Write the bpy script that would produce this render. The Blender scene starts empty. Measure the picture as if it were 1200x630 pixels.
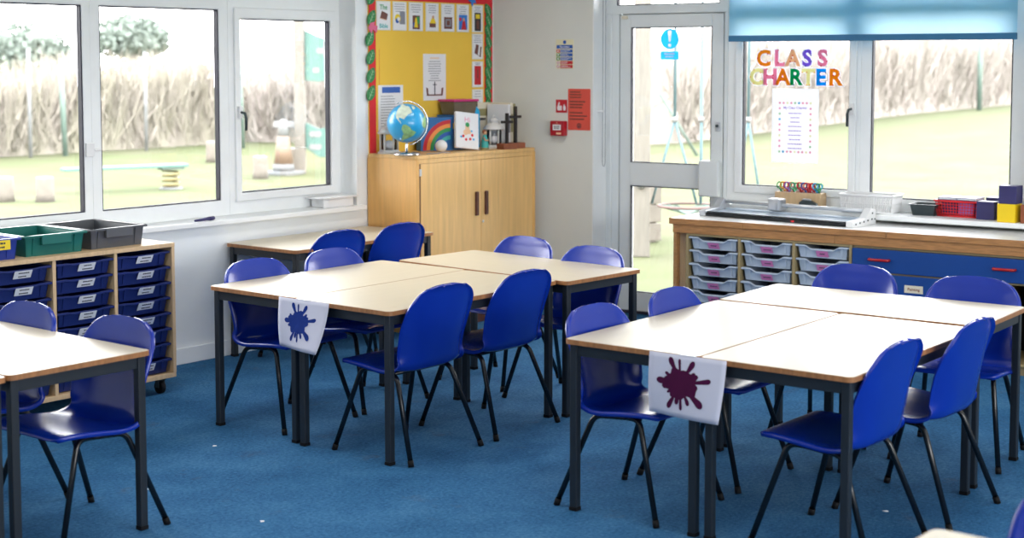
import bpy, bmesh, math, random
from mathutils import Vector, Matrix, Quaternion
random.seed(7)
R = math.radians
SC = bpy.context.scene
COL = SC.collection

# ------------------------------------------------------------------ materials
def _nodes(name):
    m = bpy.data.materials.new(name); m.use_nodes = True
    nt = m.node_tree; nt.nodes.clear()
    out = nt.nodes.new('ShaderNodeOutputMaterial')
    return m, nt, out
GAIN = 1.0
def mat(name, col, rough=0.5, var=0.0, scale=8.0, metal=0.0, bump=0.0, bscale=60.0, spec=0.5, stretch=None, coat=0.0, sheen=0.0):
    """procedural principled material: a base colour with noise variation and optional bump"""
    col = [c*GAIN for c in col]
    m, nt, out = _nodes(name)
    b = nt.nodes.new('ShaderNodeBsdfPrincipled')
    nt.links.new(b.outputs[0], out.inputs[0])
    b.inputs['Roughness'].default_value = rough
    b.inputs['Metallic'].default_value = metal
    b.inputs['Specular IOR Level'].default_value = spec
    b.inputs['Coat Weight'].default_value = coat
    tc = nt.nodes.new('ShaderNodeTexCoord')
    mp = nt.nodes.new('ShaderNodeMapping'); nt.links.new(tc.outputs['Object'], mp.inputs[0])
    if stretch: mp.inputs['Scale'].default_value = stretch
    n = nt.nodes.new('ShaderNodeTexNoise'); n.inputs['Scale'].default_value = scale; n.inputs['Detail'].default_value = 4
    nt.links.new(mp.outputs[0], n.inputs['Vector'])
    r = nt.nodes.new('ShaderNodeValToRGB')
    lo = [max(0, c*(1-var)) for c in col]; hi = [min(1, c*(1+var)) for c in col]
    r.color_ramp.elements[0].position = 0.3; r.color_ramp.elements[0].color = (*lo, 1)
    r.color_ramp.elements[1].position = 0.7; r.color_ramp.elements[1].color = (*hi, 1)
    nt.links.new(n.outputs['Fac'], r.inputs[0]); nt.links.new(r.outputs[0], b.inputs['Base Color'])
    if bump > 0:
        n2 = nt.nodes.new('ShaderNodeTexNoise'); n2.inputs['Scale'].default_value = bscale
        nt.links.new(tc.outputs['Object'], n2.inputs['Vector'])
        bp = nt.nodes.new('ShaderNodeBump'); bp.inputs['Strength'].default_value = bump; bp.inputs['Distance'].default_value = 0.004
        nt.links.new(n2.outputs['Fac'], bp.inputs['Height']); nt.links.new(bp.outputs[0], b.inputs['Normal'])
    return m
def ramp_mat(name, stops, scale=3.0, rough=0.9, stretch=None, detail=6, bump=0.0, spec=0.3, extra=None):
    stops = [(p, tuple(c*GAIN for c in q)) for p, q in stops]
    m, nt, out = _nodes(name)
    b = nt.nodes.new('ShaderNodeBsdfPrincipled'); nt.links.new(b.outputs[0], out.inputs[0])
    b.inputs['Roughness'].default_value = rough; b.inputs['Specular IOR Level'].default_value = spec
    tc = nt.nodes.new('ShaderNodeTexCoord'); mp = nt.nodes.new('ShaderNodeMapping')
    nt.links.new(tc.outputs['Object'], mp.inputs[0])
    if stretch: mp.inputs['Scale'].default_value = stretch
    n = nt.nodes.new('ShaderNodeTexNoise'); n.inputs['Scale'].default_value = scale; n.inputs['Detail'].default_value = detail
    n.inputs['Roughness'].default_value = 0.65
    nt.links.new(mp.outputs[0], n.inputs['Vector'])
    r = nt.nodes.new('ShaderNodeValToRGB')
    el = r.color_ramp.elements
    el[0].position = stops[0][0]; el[0].color = (*stops[0][1], 1)
    el[1].position = stops[-1][0]; el[1].color = (*stops[-1][1], 1)
    for p, c in stops[1:-1]:
        e = el.new(p); e.color = (*c, 1)
    nt.links.new(n.outputs['Fac'], r.inputs[0])
    nt.links.new(r.outputs[0], b.inputs['Base Color'])
    if bump:
        bp = nt.nodes.new('ShaderNodeBump'); bp.inputs['Strength'].default_value = bump; bp.inputs['Distance'].default_value = 0.006
        n2 = nt.nodes.new('ShaderNodeTexNoise'); n2.inputs['Scale'].default_value = 420; n2.inputs['Detail'].default_value = 2
        nt.links.new(tc.outputs['Object'], n2.inputs['Vector'])
        nt.links.new(n2.outputs['Fac'], bp.inputs['Height']); nt.links.new(bp.outputs[0], b.inputs['Normal'])
    return m
def glass_mat(name, tint=(1, 1, 1), refl=0.06):
    m, nt, out = _nodes(name)
    t = nt.nodes.new('ShaderNodeBsdfTransparent'); t.inputs[0].default_value = (*tint, 1)
    g = nt.nodes.new('ShaderNodeBsdfGlossy'); g.inputs['Roughness'].default_value = 0.02
    lw = nt.nodes.new('ShaderNodeFresnel'); lw.inputs['IOR'].default_value = 1.35
    mx = nt.nodes.new('ShaderNodeMixShader')
    nt.links.new(lw.outputs[0], mx.inputs[0]); nt.links.new(t.outputs[0], mx.inputs[1]); nt.links.new(g.outputs[0], mx.inputs[2])
    nt.links.new(mx.outputs[0], out.inputs[0])
    return m
def cloth_mat(name, col, tcol, trans=0.6):
    m, nt, out = _nodes(name)
    d = nt.nodes.new('ShaderNodeBsdfDiffuse'); t = nt.nodes.new('ShaderNodeBsdfTranslucent')
    tc = nt.nodes.new('ShaderNodeTexCoord'); n = nt.nodes.new('ShaderNodeTexNoise'); n.inputs['Scale'].default_value = 300
    r = nt.nodes.new('ShaderNodeValToRGB')
    r.color_ramp.elements[0].color = (*[c*0.94 for c in col], 1); r.color_ramp.elements[1].color = (*[min(1, c*1.05) for c in col], 1)
    nt.links.new(tc.outputs['Object'], n.inputs['Vector']); nt.links.new(n.outputs['Fac'], r.inputs[0])
    nt.links.new(r.outputs[0], d.inputs[0]); t.inputs[0].default_value = (*tcol, 1)
    mx = nt.nodes.new('ShaderNodeMixShader'); mx.inputs[0].default_value = trans
    nt.links.new(d.outputs[0], mx.inputs[1]); nt.links.new(t.outputs[0], mx.inputs[2]); nt.links.new(mx.outputs[0], out.inputs[0])
    return m

M = {}
M['wall_white'] = mat('painted plaster white', (0.82, 0.86, 0.88), 0.75, 0.03, 3, bump=0.08, bscale=150)
M['wall_grey'] = mat('painted plaster grey green', (0.72, 0.725, 0.665), 0.75, 0.04, 2.5, bump=0.08, bscale=150)
M['ceiling'] = mat('ceiling paint', (0.84, 0.84, 0.82), 0.9, 0.02)
def carpet_mat():
    m, nt, out = _nodes('blue carpet')
    b = nt.nodes.new('ShaderNodeBsdfPrincipled'); nt.links.new(b.outputs[0], out.inputs[0])
    b.inputs['Roughness'].default_value = 0.95; b.inputs['Specular IOR Level'].default_value = 0.12
    tc = nt.nodes.new('ShaderNodeTexCoord')
    def noise(sc, det):
        n = nt.nodes.new('ShaderNodeTexNoise'); n.inputs['Scale'].default_value = sc; n.inputs['Detail'].default_value = det; n.inputs['Roughness'].default_value = 0.7
        nt.links.new(tc.outputs['Object'], n.inputs['Vector']); return n
    a, c = noise(2.4, 8), noise(70, 5)
    mx = nt.nodes.new('ShaderNodeMix'); mx.data_type = 'FLOAT'; mx.inputs[0].default_value = 0.55
    nt.links.new(a.outputs['Fac'], mx.inputs[2]); nt.links.new(c.outputs['Fac'], mx.inputs[3])
    r = nt.nodes.new('ShaderNodeValToRGB'); e = r.color_ramp.elements
    e[0].position = 0.33; e[0].color = (0.010, 0.058, 0.140, 1); e[1].position = 0.68; e[1].color = (0.088, 0.235, 0.405, 1)
    k = e.new(0.5); k.color = (0.030, 0.132, 0.282, 1)
    nt.links.new(mx.outputs[0], r.inputs[0])
    s_ = noise(3.6, 6); s2 = nt.nodes.new('ShaderNodeMapRange'); s2.inputs[1].default_value = 0.60; s2.inputs[2].default_value = 0.78; s2.inputs[3].default_value = 0.0; s2.inputs[4].default_value = 0.55
    nt.links.new(s_.outputs['Fac'], s2.inputs[0])
    st = nt.nodes.new('ShaderNodeMix'); st.data_type = 'RGBA'; st.inputs[7].default_value = (0.085, 0.075, 0.070, 1)
    nt.links.new(s2.outputs[0], st.inputs[0]); nt.links.new(r.outputs[0], st.inputs[6]); nt.links.new(st.outputs[2], b.inputs['Base Color'])
    bp = nt.nodes.new('ShaderNodeBump'); bp.inputs['Strength'].default_value = 0.8; bp.inputs['Distance'].default_value = 0.006
    nt.links.new(c.outputs['Fac'], bp.inputs['Height']); nt.links.new(bp.outputs[0], b.inputs['Normal'])
    return m
M['carpet'] = carpet_mat()
M['upvc'] = mat('white plastic frame', (0.86, 0.88, 0.88), 0.35, 0.02)
M['alu'] = mat('grey white door metal', (0.74, 0.77, 0.77), 0.4, 0.03, 4)
M['gasket'] = mat('black rubber seal', (0.018, 0.016, 0.035), 0.6, 0.1)
M['glass'] = glass_mat('window glass')
M['chair_blue'] = mat('blue moulded plastic', (0.0015, 0.025, 0.33), 0.25, 0.05, 6, spec=0.75, bump=0.05, bscale=500)
M['tube_black'] = mat('dark grey painted steel', (0.004, 0.005, 0.007), 0.26, 0.1)
M['frame_grey'] = mat('slate grey painted steel', (0.010, 0.015, 0.022), 0.45, 0.08)
M['rubber'] = mat('black rubber', (0.006, 0.006, 0.007), 0.6, 0.1, spec=0.2)
M['laminate'] = mat('cream beech laminate', (0.64, 0.56, 0.415), 0.34, 0.025, 3, stretch=(1, 9, 1), spec=0.5)
M['laminate_white'] = mat('white laminate', (0.80, 0.80, 0.79), 0.30, 0.02, 5)
M['edge_wood'] = mat('hardwood edging', (0.36, 0.155, 0.055), 0.45, 0.25, 14, stretch=(4, 4, 1))
M['pine'] = mat('light pine veneer', (0.60, 0.42, 0.24), 0.5, 0.10, 7, stretch=(9, 9, 0.7))
M['beech'] = mat('honey beech veneer', (0.76, 0.46, 0.17), 0.42, 0.10, 6, stretch=(8, 8, 0.5))
M['beech_side'] = mat('orange beech veneer', (0.74, 0.41, 0.125), 0.42, 0.08, 6, stretch=(8, 8, 0.5))
M['oak'] = mat('oiled oak', (0.40, 0.20, 0.075), 0.42, 0.22, 9, stretch=(3, 3, 14))
M['oak_x'] = mat('oiled oak rail', (0.42, 0.20, 0.072), 0.42, 0.25, 9, stretch=(1.5, 12, 14))
M['khaki'] = mat('khaki board', (0.34, 0.26, 0.13), 0.55, 0.06, 6)
M['dark_wood'] = mat('dark brown wood', (0.085, 0.022, 0.012), 0.45, 0.2, 20)
M['navy_tray'] = mat('navy plastic', (0.010, 0.022, 0.135), 0.35, 0.08, 5, spec=0.5)
M['grey_tray'] = mat('light grey plastic', (0.50, 0.58, 0.68), 0.42, 0.04, 5)
M['label_white'] = mat('white label', (0.80, 0.80, 0.82), 0.5, 0.02)
M['label_pink'] = mat('pink label', (0.78, 0.24, 0.52), 0.5, 0.04)
M['label_yellow'] = mat('yellow label', (0.85, 0.62, 0.02), 0.5, 0.04)
M['ink'] = mat('black print', (0.03, 0.03, 0.04), 0.6, 0.1)
M['ink_grey'] = mat('grey print', (0.25, 0.26, 0.30), 0.6, 0.1)
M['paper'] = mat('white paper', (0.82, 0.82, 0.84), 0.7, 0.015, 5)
M['paper_thin'] = cloth_mat('thin white paper', (0.82, 0.82, 0.85), (0.90, 0.90, 0.93), 0.45)
for k_, c_ in (('amber', (0.90, 0.45, 0.02)), ('pink', (0.92, 0.42, 0.58)), ('peach', (0.92, 0.66, 0.42)), ('purple', (0.42, 0.26, 0.80)), ('lemon', (0.92, 0.90, 0.55)), ('emerald', (0.01, 0.52, 0.22)), ('azure', (0.01, 0.50, 0.90)), ('sign_cyan', (0.10, 0.55, 0.85))):
    M['thin_'+k_] = cloth_mat('thin %s plastic' % k_, c_, c_, 0.78)
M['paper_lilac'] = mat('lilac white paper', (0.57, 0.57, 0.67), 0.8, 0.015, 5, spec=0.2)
M['splat_blue'] = mat('blue ink splat', (0.003, 0.026, 0.20), 0.8, 0.08, 30, spec=0.15)
M['splat_maroon'] = mat('maroon ink splat', (0.060, 0.003, 0.036), 0.8, 0.08, 30, spec=0.15)
M['green_tray'] = mat('green plastic', (0.008, 0.135, 0.115), 0.35, 0.06)
M['grey_dark_tray'] = mat('dark grey plastic', (0.085, 0.09, 0.10), 0.4, 0.06)
M['blue_tray'] = mat('royal blue plastic', (0.015, 0.04, 0.30), 0.35, 0.06)
M['blue_door'] = mat('blue laminate door', (0.008, 0.055, 0.25), 0.38, 0.04)
M['red_handle'] = mat('red plastic', (0.42, 0.010, 0.012), 0.35, 0.06)
M['red_basket'] = mat('bright red plastic', (0.75, 0.022, 0.03), 0.35, 0.04)
M['white_plastic'] = mat('white plastic', (0.80, 0.80, 0.80), 0.35, 0.02)
M['black_plastic'] = mat('black plastic', (0.03, 0.045, 0.05), 0.35, 0.06)
M['navy_foam'] = mat('navy painted wood', (0.030, 0.026, 0.12), 0.5, 0.06)
M['yellow_foam'] = mat('yellow painted wood', (0.86, 0.60, 0.006), 0.45, 0.04)
M['chrome'] = mat('polished steel', (0.75, 0.75, 0.76), 0.18, 0.03, metal=1.0)
M['steel'] = mat('brushed aluminium', (0.62, 0.64, 0.67), 0.3, 0.05, metal=0.6)
M['board_yellow'] = mat('yellow backing paper', (0.88, 0.56, 0.065), 0.75, 0.03, 4)
M['board_red'] = mat('red border paper', (0.72, 0.018, 0.03), 0.7, 0.05)
M['leaf_green'] = mat('green card leaf', (0.012, 0.20, 0.05), 0.5, 0.12, 30)
M['leaf_vein'] = mat('pale green vein', (0.36, 0.60, 0.36), 0.5, 0.05)
M['pink_striped'] = mat('pink card', (0.75, 0.15, 0.28), 0.6, 0.05)
M['sky_blue'] = mat('bright blue card', (0.02, 0.20, 0.65), 0.5, 0.05)
M['sign_blue'] = mat('blue sign print', (0.015, 0.10, 0.42), 0.45, 0.04)
M['sign_cyan'] = mat('light blue sign print', (0.06, 0.42, 0.70), 0.45, 0.04)
M['sign_red'] = mat('red sign print', (0.55, 0.012, 0.025), 0.45, 0.04)
M['sign_green'] = mat('green sign print', (0.03, 0.25, 0.06), 0.45, 0.04)
M['cream_card'] = mat('cream sign card', (0.78, 0.74, 0.50), 0.5, 0.03)
M['red_paper'] = mat('red paper', (0.72, 0.09, 0.06), 0.7, 0.04)
M['alarm_red'] = mat('alarm red plastic', (0.40, 0.010, 0.022), 0.35, 0.06)
M['blind'] = cloth_mat('blue roller blind cloth', (0.22, 0.56, 0.80), (0.80, 0.93, 0.98), 0.6)
M['blind_bar'] = mat('blue hem bar', (0.035, 0.17, 0.33), 0.5, 0.04)
M['globe_sea'] = mat('globe ocean', (0.02, 0.36, 0.70), 0.3, 0.10, 12, coat=0.4)
M['globe_land'] = mat('globe land', (0.30, 0.52, 0.22), 0.35, 0.35, 40)
M['globe_ice'] = mat('globe pale land', (0.66, 0.74, 0.60), 0.35, 0.15, 40)
M['lantern'] = mat('white enamel', (0.78, 0.76, 0.72), 0.4, 0.04)
M['orange'] = mat('orange', (0.85, 0.28, 0.06), 0.5, 0.05)
M['green'] = mat('green', (0.03, 0.30, 0.09), 0.5, 0.05)
M['teal'] = mat('teal', (0.05, 0.42, 0.40), 0.5, 0.05)
M['purple'] = mat('purple', (0.32, 0.20, 0.62), 0.5, 0.05)
M['pink'] = mat('pink', (0.85, 0.36, 0.50), 0.5, 0.05)
M['peach'] = mat('peach', (0.88, 0.58, 0.36), 0.5, 0.05)
M['amber'] = mat('amber', (0.86, 0.42, 0.02), 0.5, 0.05)
M['emerald'] = mat('emerald', (0.01, 0.42, 0.18), 0.5, 0.05)
M['azure'] = mat('azure', (0.01, 0.42, 0.78), 0.5, 0.05)
M['lemon'] = mat('pale lemon', (0.82, 0.80, 0.46), 0.5, 0.04)
M['red_dot'] = mat('red', (0.70, 0.02, 0.03), 0.5, 0.05)
M['skin_tone'] = mat('painted tan', (0.62, 0.36, 0.22), 0.6, 0.08)
M['brown_card'] = mat('brown print', (0.15, 0.05, 0.035), 0.55, 0.2, 40)
M['box_clear'] = mat('smoky clear plastic', (0.16, 0.13, 0.09), 0.25, 0.15, 12)
M['magenta'] = mat('magenta plastic', (0.62, 0.03, 0.20), 0.4, 0.05)
M['cream'] = mat('cream card', (0.72, 0.66, 0.52), 0.6, 0.05)
M['file_blue'] = mat('blue box file', (0.012, 0.13, 0.38), 0.45, 0.10)
M['olive'] = mat('olive card', (0.30, 0.27, 0.12), 0.6, 0.1)
M['cross_base'] = mat('red brown wood', (0.26, 0.075, 0.03), 0.45, 0.2, 30)
M['cross_dark'] = mat('black wood', (0.02, 0.016, 0.015), 0.45, 0.1)
# outdoors: haze and glare put into pale, low-contrast base colours
GAIN = 0.42
M['grass'] = ramp_mat('lawn', [(0.3, (0.159, 0.193, 0.091)), (0.5, (0.188, 0.207, 0.110)), (0.7, (0.217, 0.217, 0.139))], 0.8, 1.0, spec=0.1, detail=10)
M['reeds'] = ramp_mat('dry reeds', [(0.3, (0.463, 0.453, 0.333)), (0.45, (0.633, 0.583, 0.473)), (0.58, (0.707, 0.637, 0.557)), (0.72, (0.643, 0.542, 0.503))], 2.2, 1.0, spec=0.05, detail=10, stretch=(1, 1, 0.35))
M['thicket'] = ramp_mat('bare thicket', [(0.3, (0.484, 0.464, 0.391)), (0.45, (0.660, 0.598, 0.536)), (0.58, (0.762, 0.679, 0.627)), (0.72, (0.667, 0.553, 0.522))], 2.6, 1.0, spec=0.05, detail=10, stretch=(1, 1, 0.35))
M['far_tree'] = ramp_mat('hazy tree foliage', [(0.3, (0.36, 0.44, 0.38)), (0.7, (0.44, 0.50, 0.44))], 0.8, 1.0, spec=0.05)  # distance haze mixed into the foliage colour as paleness
M['pale_wood'] = mat('haze-paled light timber', (0.392, 0.358, 0.311), 0.9, 0.12, 8, stretch=(6, 6, 0.8))
M['log'] = mat('cut log', (0.356, 0.312, 0.263), 0.9, 0.10, 10)
M['pole_pale'] = mat('pale metal pole', (0.405, 0.413, 0.420), 0.6, 0.05)
M['pole_green'] = mat('haze-paled green pole', (0.225, 0.330, 0.277), 0.6, 0.08)
M['pole_dark'] = mat('dark green pole', (0.132, 0.198, 0.154), 0.6, 0.2)
M['play_teal'] = mat('haze-paled teal panel', (0.173, 0.352, 0.300), 0.6, 0.05)
M['play_white'] = mat('haze-paled white', (0.435, 0.427, 0.420), 0.6, 0.03)
M['play_orange'] = mat('haze-paled orange', (0.420, 0.287, 0.203), 0.6, 0.06)
M['play_yellow'] = mat('haze-paled yellow', (0.420, 0.350, 0.140), 0.6, 0.06)
M['rope_blue'] = mat('light blue rope', (0.196, 0.343, 0.385), 0.7, 0.08)
M['rope_red'] = mat('haze-paled red rope', (0.29, 0.165, 0.15), 0.7, 0.08)
M['grey_out'] = mat('haze-paled grey', (0.285, 0.300, 0.307), 0.7, 0.08)

GAIN = 1.0

# ------------------------------------------------------------------ mesh builder
class MB:
    def __init__(self): self.v = []; self.f = []; self.sm = []; self.mi = []; self.slot = 0
    def add(self, vs, fs, smooth=False):
        o = len(self.v); self.v += [tuple(p) for p in vs]
        self.f += [tuple(i+o for i in f) for f in fs]; self.sm += [smooth]*len(fs); self.mi += [self.slot]*len(fs)
        return self
    def box(self, x0, x1, y0, y1, z0, z1):
        v = [(x0,y0,z0),(x1,y0,z0),(x1,y1,z0),(x0,y1,z0),(x0,y0,z1),(x1,y0,z1),(x1,y1,z1),(x0,y1,z1)]
        return self.add(v, [(3,2,1,0),(4,5,6,7),(0,1,5,4),(1,2,6,5),(2,3,7,6),(3,0,4,7)])
    def hexa(self, v):
        return self.add(v, [(3,2,1,0),(4,5,6,7),(0,1,5,4),(1,2,6,5),(2,3,7,6),(3,0,4,7)])
    def prism(self, poly, a0, a1, axis='z', smooth=False):
        """extrude a counter-clockwise 2-D polygon. axis z: (x,y); axis y: (x,z); axis x: (y,z)"""
        n = len(poly)
        def P(p, a):
            if axis == 'z': return (p[0], p[1], a)
            if axis == 'y': return (p[0], a, p[1])
            return (a, p[0], p[1])
        v = [P(p, a0) for p in poly] + [P(p, a1) for p in poly]
        f = [tuple(range(n))[::-1], tuple(range(n, 2*n))]
        self.add(v, f)
        self.add(v, [(i, (i+1) % n, n+(i+1) % n, n+i) for i in range(n)], smooth)
        return self
    def ring(self, outer, inner, a0, a1, axis='z'):
        """a frame: outer and inner loops of the same vertex count"""
        n = len(outer)
        def P(p, a):
            if axis == 'z': return (p[0], p[1], a)
            if axis == 'y': return (p[0], a, p[1])
            return (a, p[0], p[1])
        v = [P(p, a0) for p in outer] + [P(p, a0) for p in inner] + [P(p, a1) for p in outer] + [P(p, a1) for p in inner]
        f = []
        for i in range(n):
            j = (i+1) % n
            f += [(i, n+i, n+j, j), (2*n+i, 2*n+j, 3*n+j, 3*n+i), (i, j, 2*n+j, 2*n+i), (n+j, n+i, 3*n+i, 3*n+j)]
        return self.add(v, f)
    def tube(self, pts, r, seg=10, caps=True, r2=None, closed=False):
        pts = [Vector(p) for p in pts]; n = len(pts)
        rings = []; up = None
        for i, p in enumerate(pts):
            if closed: t = (pts[(i+1) % n]-pts[i-1]).normalized()
            elif i == 0: t = (pts[1]-pts[0]).normalized()
            elif i == n-1: t = (pts[-1]-pts[-2]).normalized()
            else: t = ((pts[i+1]-p).normalized()+(p-pts[i-1]).normalized()).normalized()
            if up is None:
                up = Vector((0, 0, 1)) if abs(t.z) < 0.9 else Vector((1, 0, 0))
            a = (up - t*up.dot(t)).normalized(); b = t.cross(a); up = a
            rr = r if r2 is None else r + (r2-r)*i/max(1, n-1)
            rings.append([p + (a*math.cos(2*math.pi*k/seg)+b*math.sin(2*math.pi*k/seg))*rr for k in range(seg)])
        v = [q for rg in rings for q in rg]; f = []
        for i in range(n if closed else n-1):
            j = (i+1) % n
            for k in range(seg):
                l = (k+1) % seg
                f.append((i*seg+k, i*seg+l, j*seg+l, j*seg+k))
        o = len(self.v); self.add(v, f, True)
        if caps and not closed:
            self.f += [tuple(o+k for k in range(seg))[::-1], tuple(o+(n-1)*seg+k for k in range(seg))]; self.sm += [False, False]; self.mi += [self.slot]*2
        return self
    def lathe(self, prof, cx=0, cy=0, seg=24, smooth=True):
        n = len(prof)
        v = [(cx+r*math.cos(2*math.pi*k/seg), cy+r*math.sin(2*math.pi*k/seg), z) for r, z in prof for k in range(seg)]
        f = []
        for i in range(n-1):
            for k in range(seg):
                l = (k+1) % seg
                f.append((i*seg+k, i*seg+l, (i+1)*seg+l, (i+1)*seg+k))
        o = len(self.v); self.add(v, f, smooth)
        self.f += [tuple(o+k for k in range(seg))[::-1], tuple(o+(n-1)*seg+k for k in range(seg))]; self.sm += [False, False]; self.mi += [self.slot]*2
        return self
    def sphere(self, c, r, seg=20, rings=12, sx=1, sy=1, sz=1):
        v = []; f = []
        for i in range(rings+1):
            th = math.pi*i/rings
            for k in range(seg):
                ph = 2*math.pi*k/seg
                v.append((c[0]+sx*r*math.sin(th)*math.cos(ph), c[1]+sy*r*math.sin(th)*math.sin(ph), c[2]-sz*r*math.cos(th)))
        for i in range(rings):
            for k in range(seg):
                l = (k+1) % seg
                f.append((i*seg+k, i*seg+l, (i+1)*seg+l, (i+1)*seg+k))
        return self.add(v, f, True)
    def disc(self, c, r, axis='y', seg=14, t=0.001):
        """thin disc facing -axis"""
        poly = [(c[0]+r*math.cos(2*math.pi*k/seg), c[2 if axis == 'y' else 1]+r*math.sin(2*math.pi*k/seg)) for k in range(seg)]
        return self.prism(poly, c[1]-t, c[1], 'y') if axis == 'y' else self.prism(poly, c[2], c[2]+t, 'z')
    def mesh(self, name, mats):
        me = bpy.data.meshes.new(name)
        me.from_pydata(self.v, [], self.f); me.update()
        bm = bmesh.new(); bm.from_mesh(me)
        for i, fc in enumerate(bm.faces): fc.smooth = self.sm[i]; fc.material_index = self.mi[i]
        bmesh.ops.remove_doubles(bm, verts=bm.verts, dist=1e-6)
        bmesh.ops.recalc_face_normals(bm, faces=bm.faces)
        bm.to_mesh(me); bm.free()
        for m in (mats if isinstance(mats, (list, tuple)) else [mats]): me.materials.append(m)
        return me
    def build(self, name, m, parent=None, loc=(0, 0, 0), rz=0.0, bevel=0.0, rot=None):
        o = bpy.data.objects.new(name, self.mesh(name, m)); COL.objects.link(o)
        o.location = loc; o.rotation_euler = rot if rot else (0, 0, rz)
        if parent: o.parent = parent
        if bevel:
            b = o.modifiers.new('bevel', 'BEVEL'); b.width = bevel; b.segments = 2; b.limit_method = 'ANGLE'; b.angle_limit = R(40)
        return o

def tag(o, label, cat, group=None, kind=None):
    o['label'] = label; o['category'] = cat
    if group: o['group'] = group
    if kind: o['kind'] = kind
    return o
def thing(name, label, cat, loc=(0, 0, 0), rz=0.0, group=None, kind=None, rot=None):
    o = bpy.data.objects.new(name, None); COL.objects.link(o)
    o.empty_display_size = 0.1
    o.location = loc; o.rotation_euler = rot if rot else (0, 0, rz)
    return tag(o, label, cat, group, kind)
def structure(o): o['kind'] = 'structure'; return o
def copy_tree(o, parent=None):
    c = o.copy(); COL.objects.link(c)
    if parent: c.parent = parent
    for ch in [x for x in bpy.data.objects if x.parent == o]:
        copy_tree(ch, c)
    return c
def dup(o, loc, rz, label, group=None):
    c = copy_tree(o); c.location = loc; c.rotation_euler = (0, 0, rz); c['label'] = label
    if group: c['group'] = group
    return c
def rrect(x0, x1, y0, y1, r, n=5):
    p = []
    for cx, cy, a in ((x1-r, y1-r, 0), (x0+r, y1-r, 90), (x0+r, y0+r, 180), (x1-r, y0+r, 270)):
        for i in range(n+1):
            t = R(a+90*i/n); p.append((cx+r*math.cos(t), cy+r*math.sin(t)))
    return p
def rect(x0, x1, y0, y1): return [(x0, y0), (x1, y0), (x1, y1), (x0, y1)]
_fontcache = {}
def text_mb(s, size, depth=0.001, bold=0.0, align='CENTER'):
    """text as mesh data in the x-z plane facing -y, origin at the baseline centre"""
    cu = bpy.data.curves.new('lettering', 'FONT'); cu.body = s; cu.size = size; cu.extrude = depth/2; cu.offset = bold; cu.align_x = align
    cu.resolution_u = 3
    to = bpy.data.objects.new('lettering', cu); COL.objects.link(to)
    dg = bpy.context.evaluated_depsgraph_get(); ev = to.evaluated_get(dg)
    me = bpy.data.meshes.new_from_object(ev)
    mb = MB()
    mb.add([(v.co.x, -v.co.z-depth/2, v.co.y) for v in me.vertices], [tuple(p.vertices) for p in me.polygons])
    bpy.data.objects.remove(to); bpy.data.curves.remove(cu); bpy.data.meshes.remove(me)
    return mb
def curve_fill(name, loops, depth, m, parent, loc=(0, 0, 0)):
    """flat shape in the x-z plane facing -y; inner loops become holes"""
    cu = bpy.data.curves.new('outline', 'CURVE'); cu.dimensions = '2D'; cu.fill_mode = 'BOTH'; cu.extrude = depth/2
    for lp in loops:
        sp = cu.splines.new('POLY'); sp.points.add(len(lp)-1); sp.use_cyclic_u = True
        for p, q in zip(sp.points, lp): p.co = (q[0], q[1], 0, 1)
    to = bpy.data.objects.new('outline', cu); COL.objects.link(to)
    me = bpy.data.meshes.new_from_object(to.evaluated_get(bpy.context.evaluated_depsgraph_get()))
    mb = MB().add([(v.co.x, -v.co.z-depth/2, v.co.y) for v in me.vertices], [tuple(p.vertices) for p in me.polygons])
    bpy.data.objects.remove(to); bpy.data.curves.remove(cu); bpy.data.meshes.remove(me)
    return mb.build(name, m, parent, loc)
def shift(mb, dx=0, dy=0, dz=0):
    mb.v = [(x+dx, y+dy, z+dz) for x, y, z in mb.v]; return mb
def merge(a, b):
    a.add(b.v, b.f); return a
def print_lines(mb, x0, x1, z0, z1, n, h, y, rnd, centre=False):
    """rows of small word-length bars: print too small to read"""
    for i in range(n):
        z = z1-(z1-z0)*(i+0.5)/n
        w = (x1-x0)*rnd.uniform(0.55, 1.0)
        a = (x0+x1)/2-w/2 if centre else x0
        x = a
        while x < a+w-0.002:
            l = min(rnd.uniform(0.006, 0.02)*max(1, (x1-x0)/0.15), a+w-x)
            mb.box(x, x+l*0.82, y-0.0006, y, z-h/2, z+h/2); x += l
    return mb
SKY, FILL, EXPO = 8.5, 11.5, 0.55
SWK = (0.29, 0.527, 0.942)
# ------------------------------------------------------------------ setting
DA = R(5.0)
DWR = -R(85.0)
DO = Vector((7.622, 6.34, 0))
Ds = Vector((math.sin(DA), -math.cos(DA), 0)); Dn = Vector((math.cos(DA), math.sin(DA), 0))
def DW(s, n, z): return DO + Ds*s + Dn*n + Vector((0, 0, z))
WY = 6.34           # face of the window wall

structure(MB().box(-1.6, 8.5, -2.6, 6.6, -0.1, 0).build('floor', M['carpet']))
structure(MB().box(-1.7, 8.6, -2.7, 6.7, 2.7, 2.8).build('ceiling', M['ceiling']))
w = MB()
w.box(-1.6, 2.9, WY, WY+0.182, 0, 2.7); w.box(2.9, 6.355, WY, WY+0.182, 0, 0.72); w.box(2.9, 6.355, WY, WY+0.182, 2.18, 2.7); w.box(6.355, 7.9, WY, WY+0.182, 0, 2.7)
structure(w.build('wall_left', M['wall_white']))
w = MB()
w.box(0, 0.763, 0, 0.20, 0, 2.7); w.box(0.763, 3.45, 0, 0.20, 2.32, 2.7); w.box(1.62, 3.45, 0, 0.20, 0, 0.70); w.box(3.45, 9.2, 0, 0.20, 0, 2.7)
structure(w.build('wall_right', M['wall_grey'], None, DO, DWR))
structure(MB().box(-1.75, -1.6, -2.6, 6.4, 0, 2.7).build('wall_back', M['wall_white']))
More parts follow.
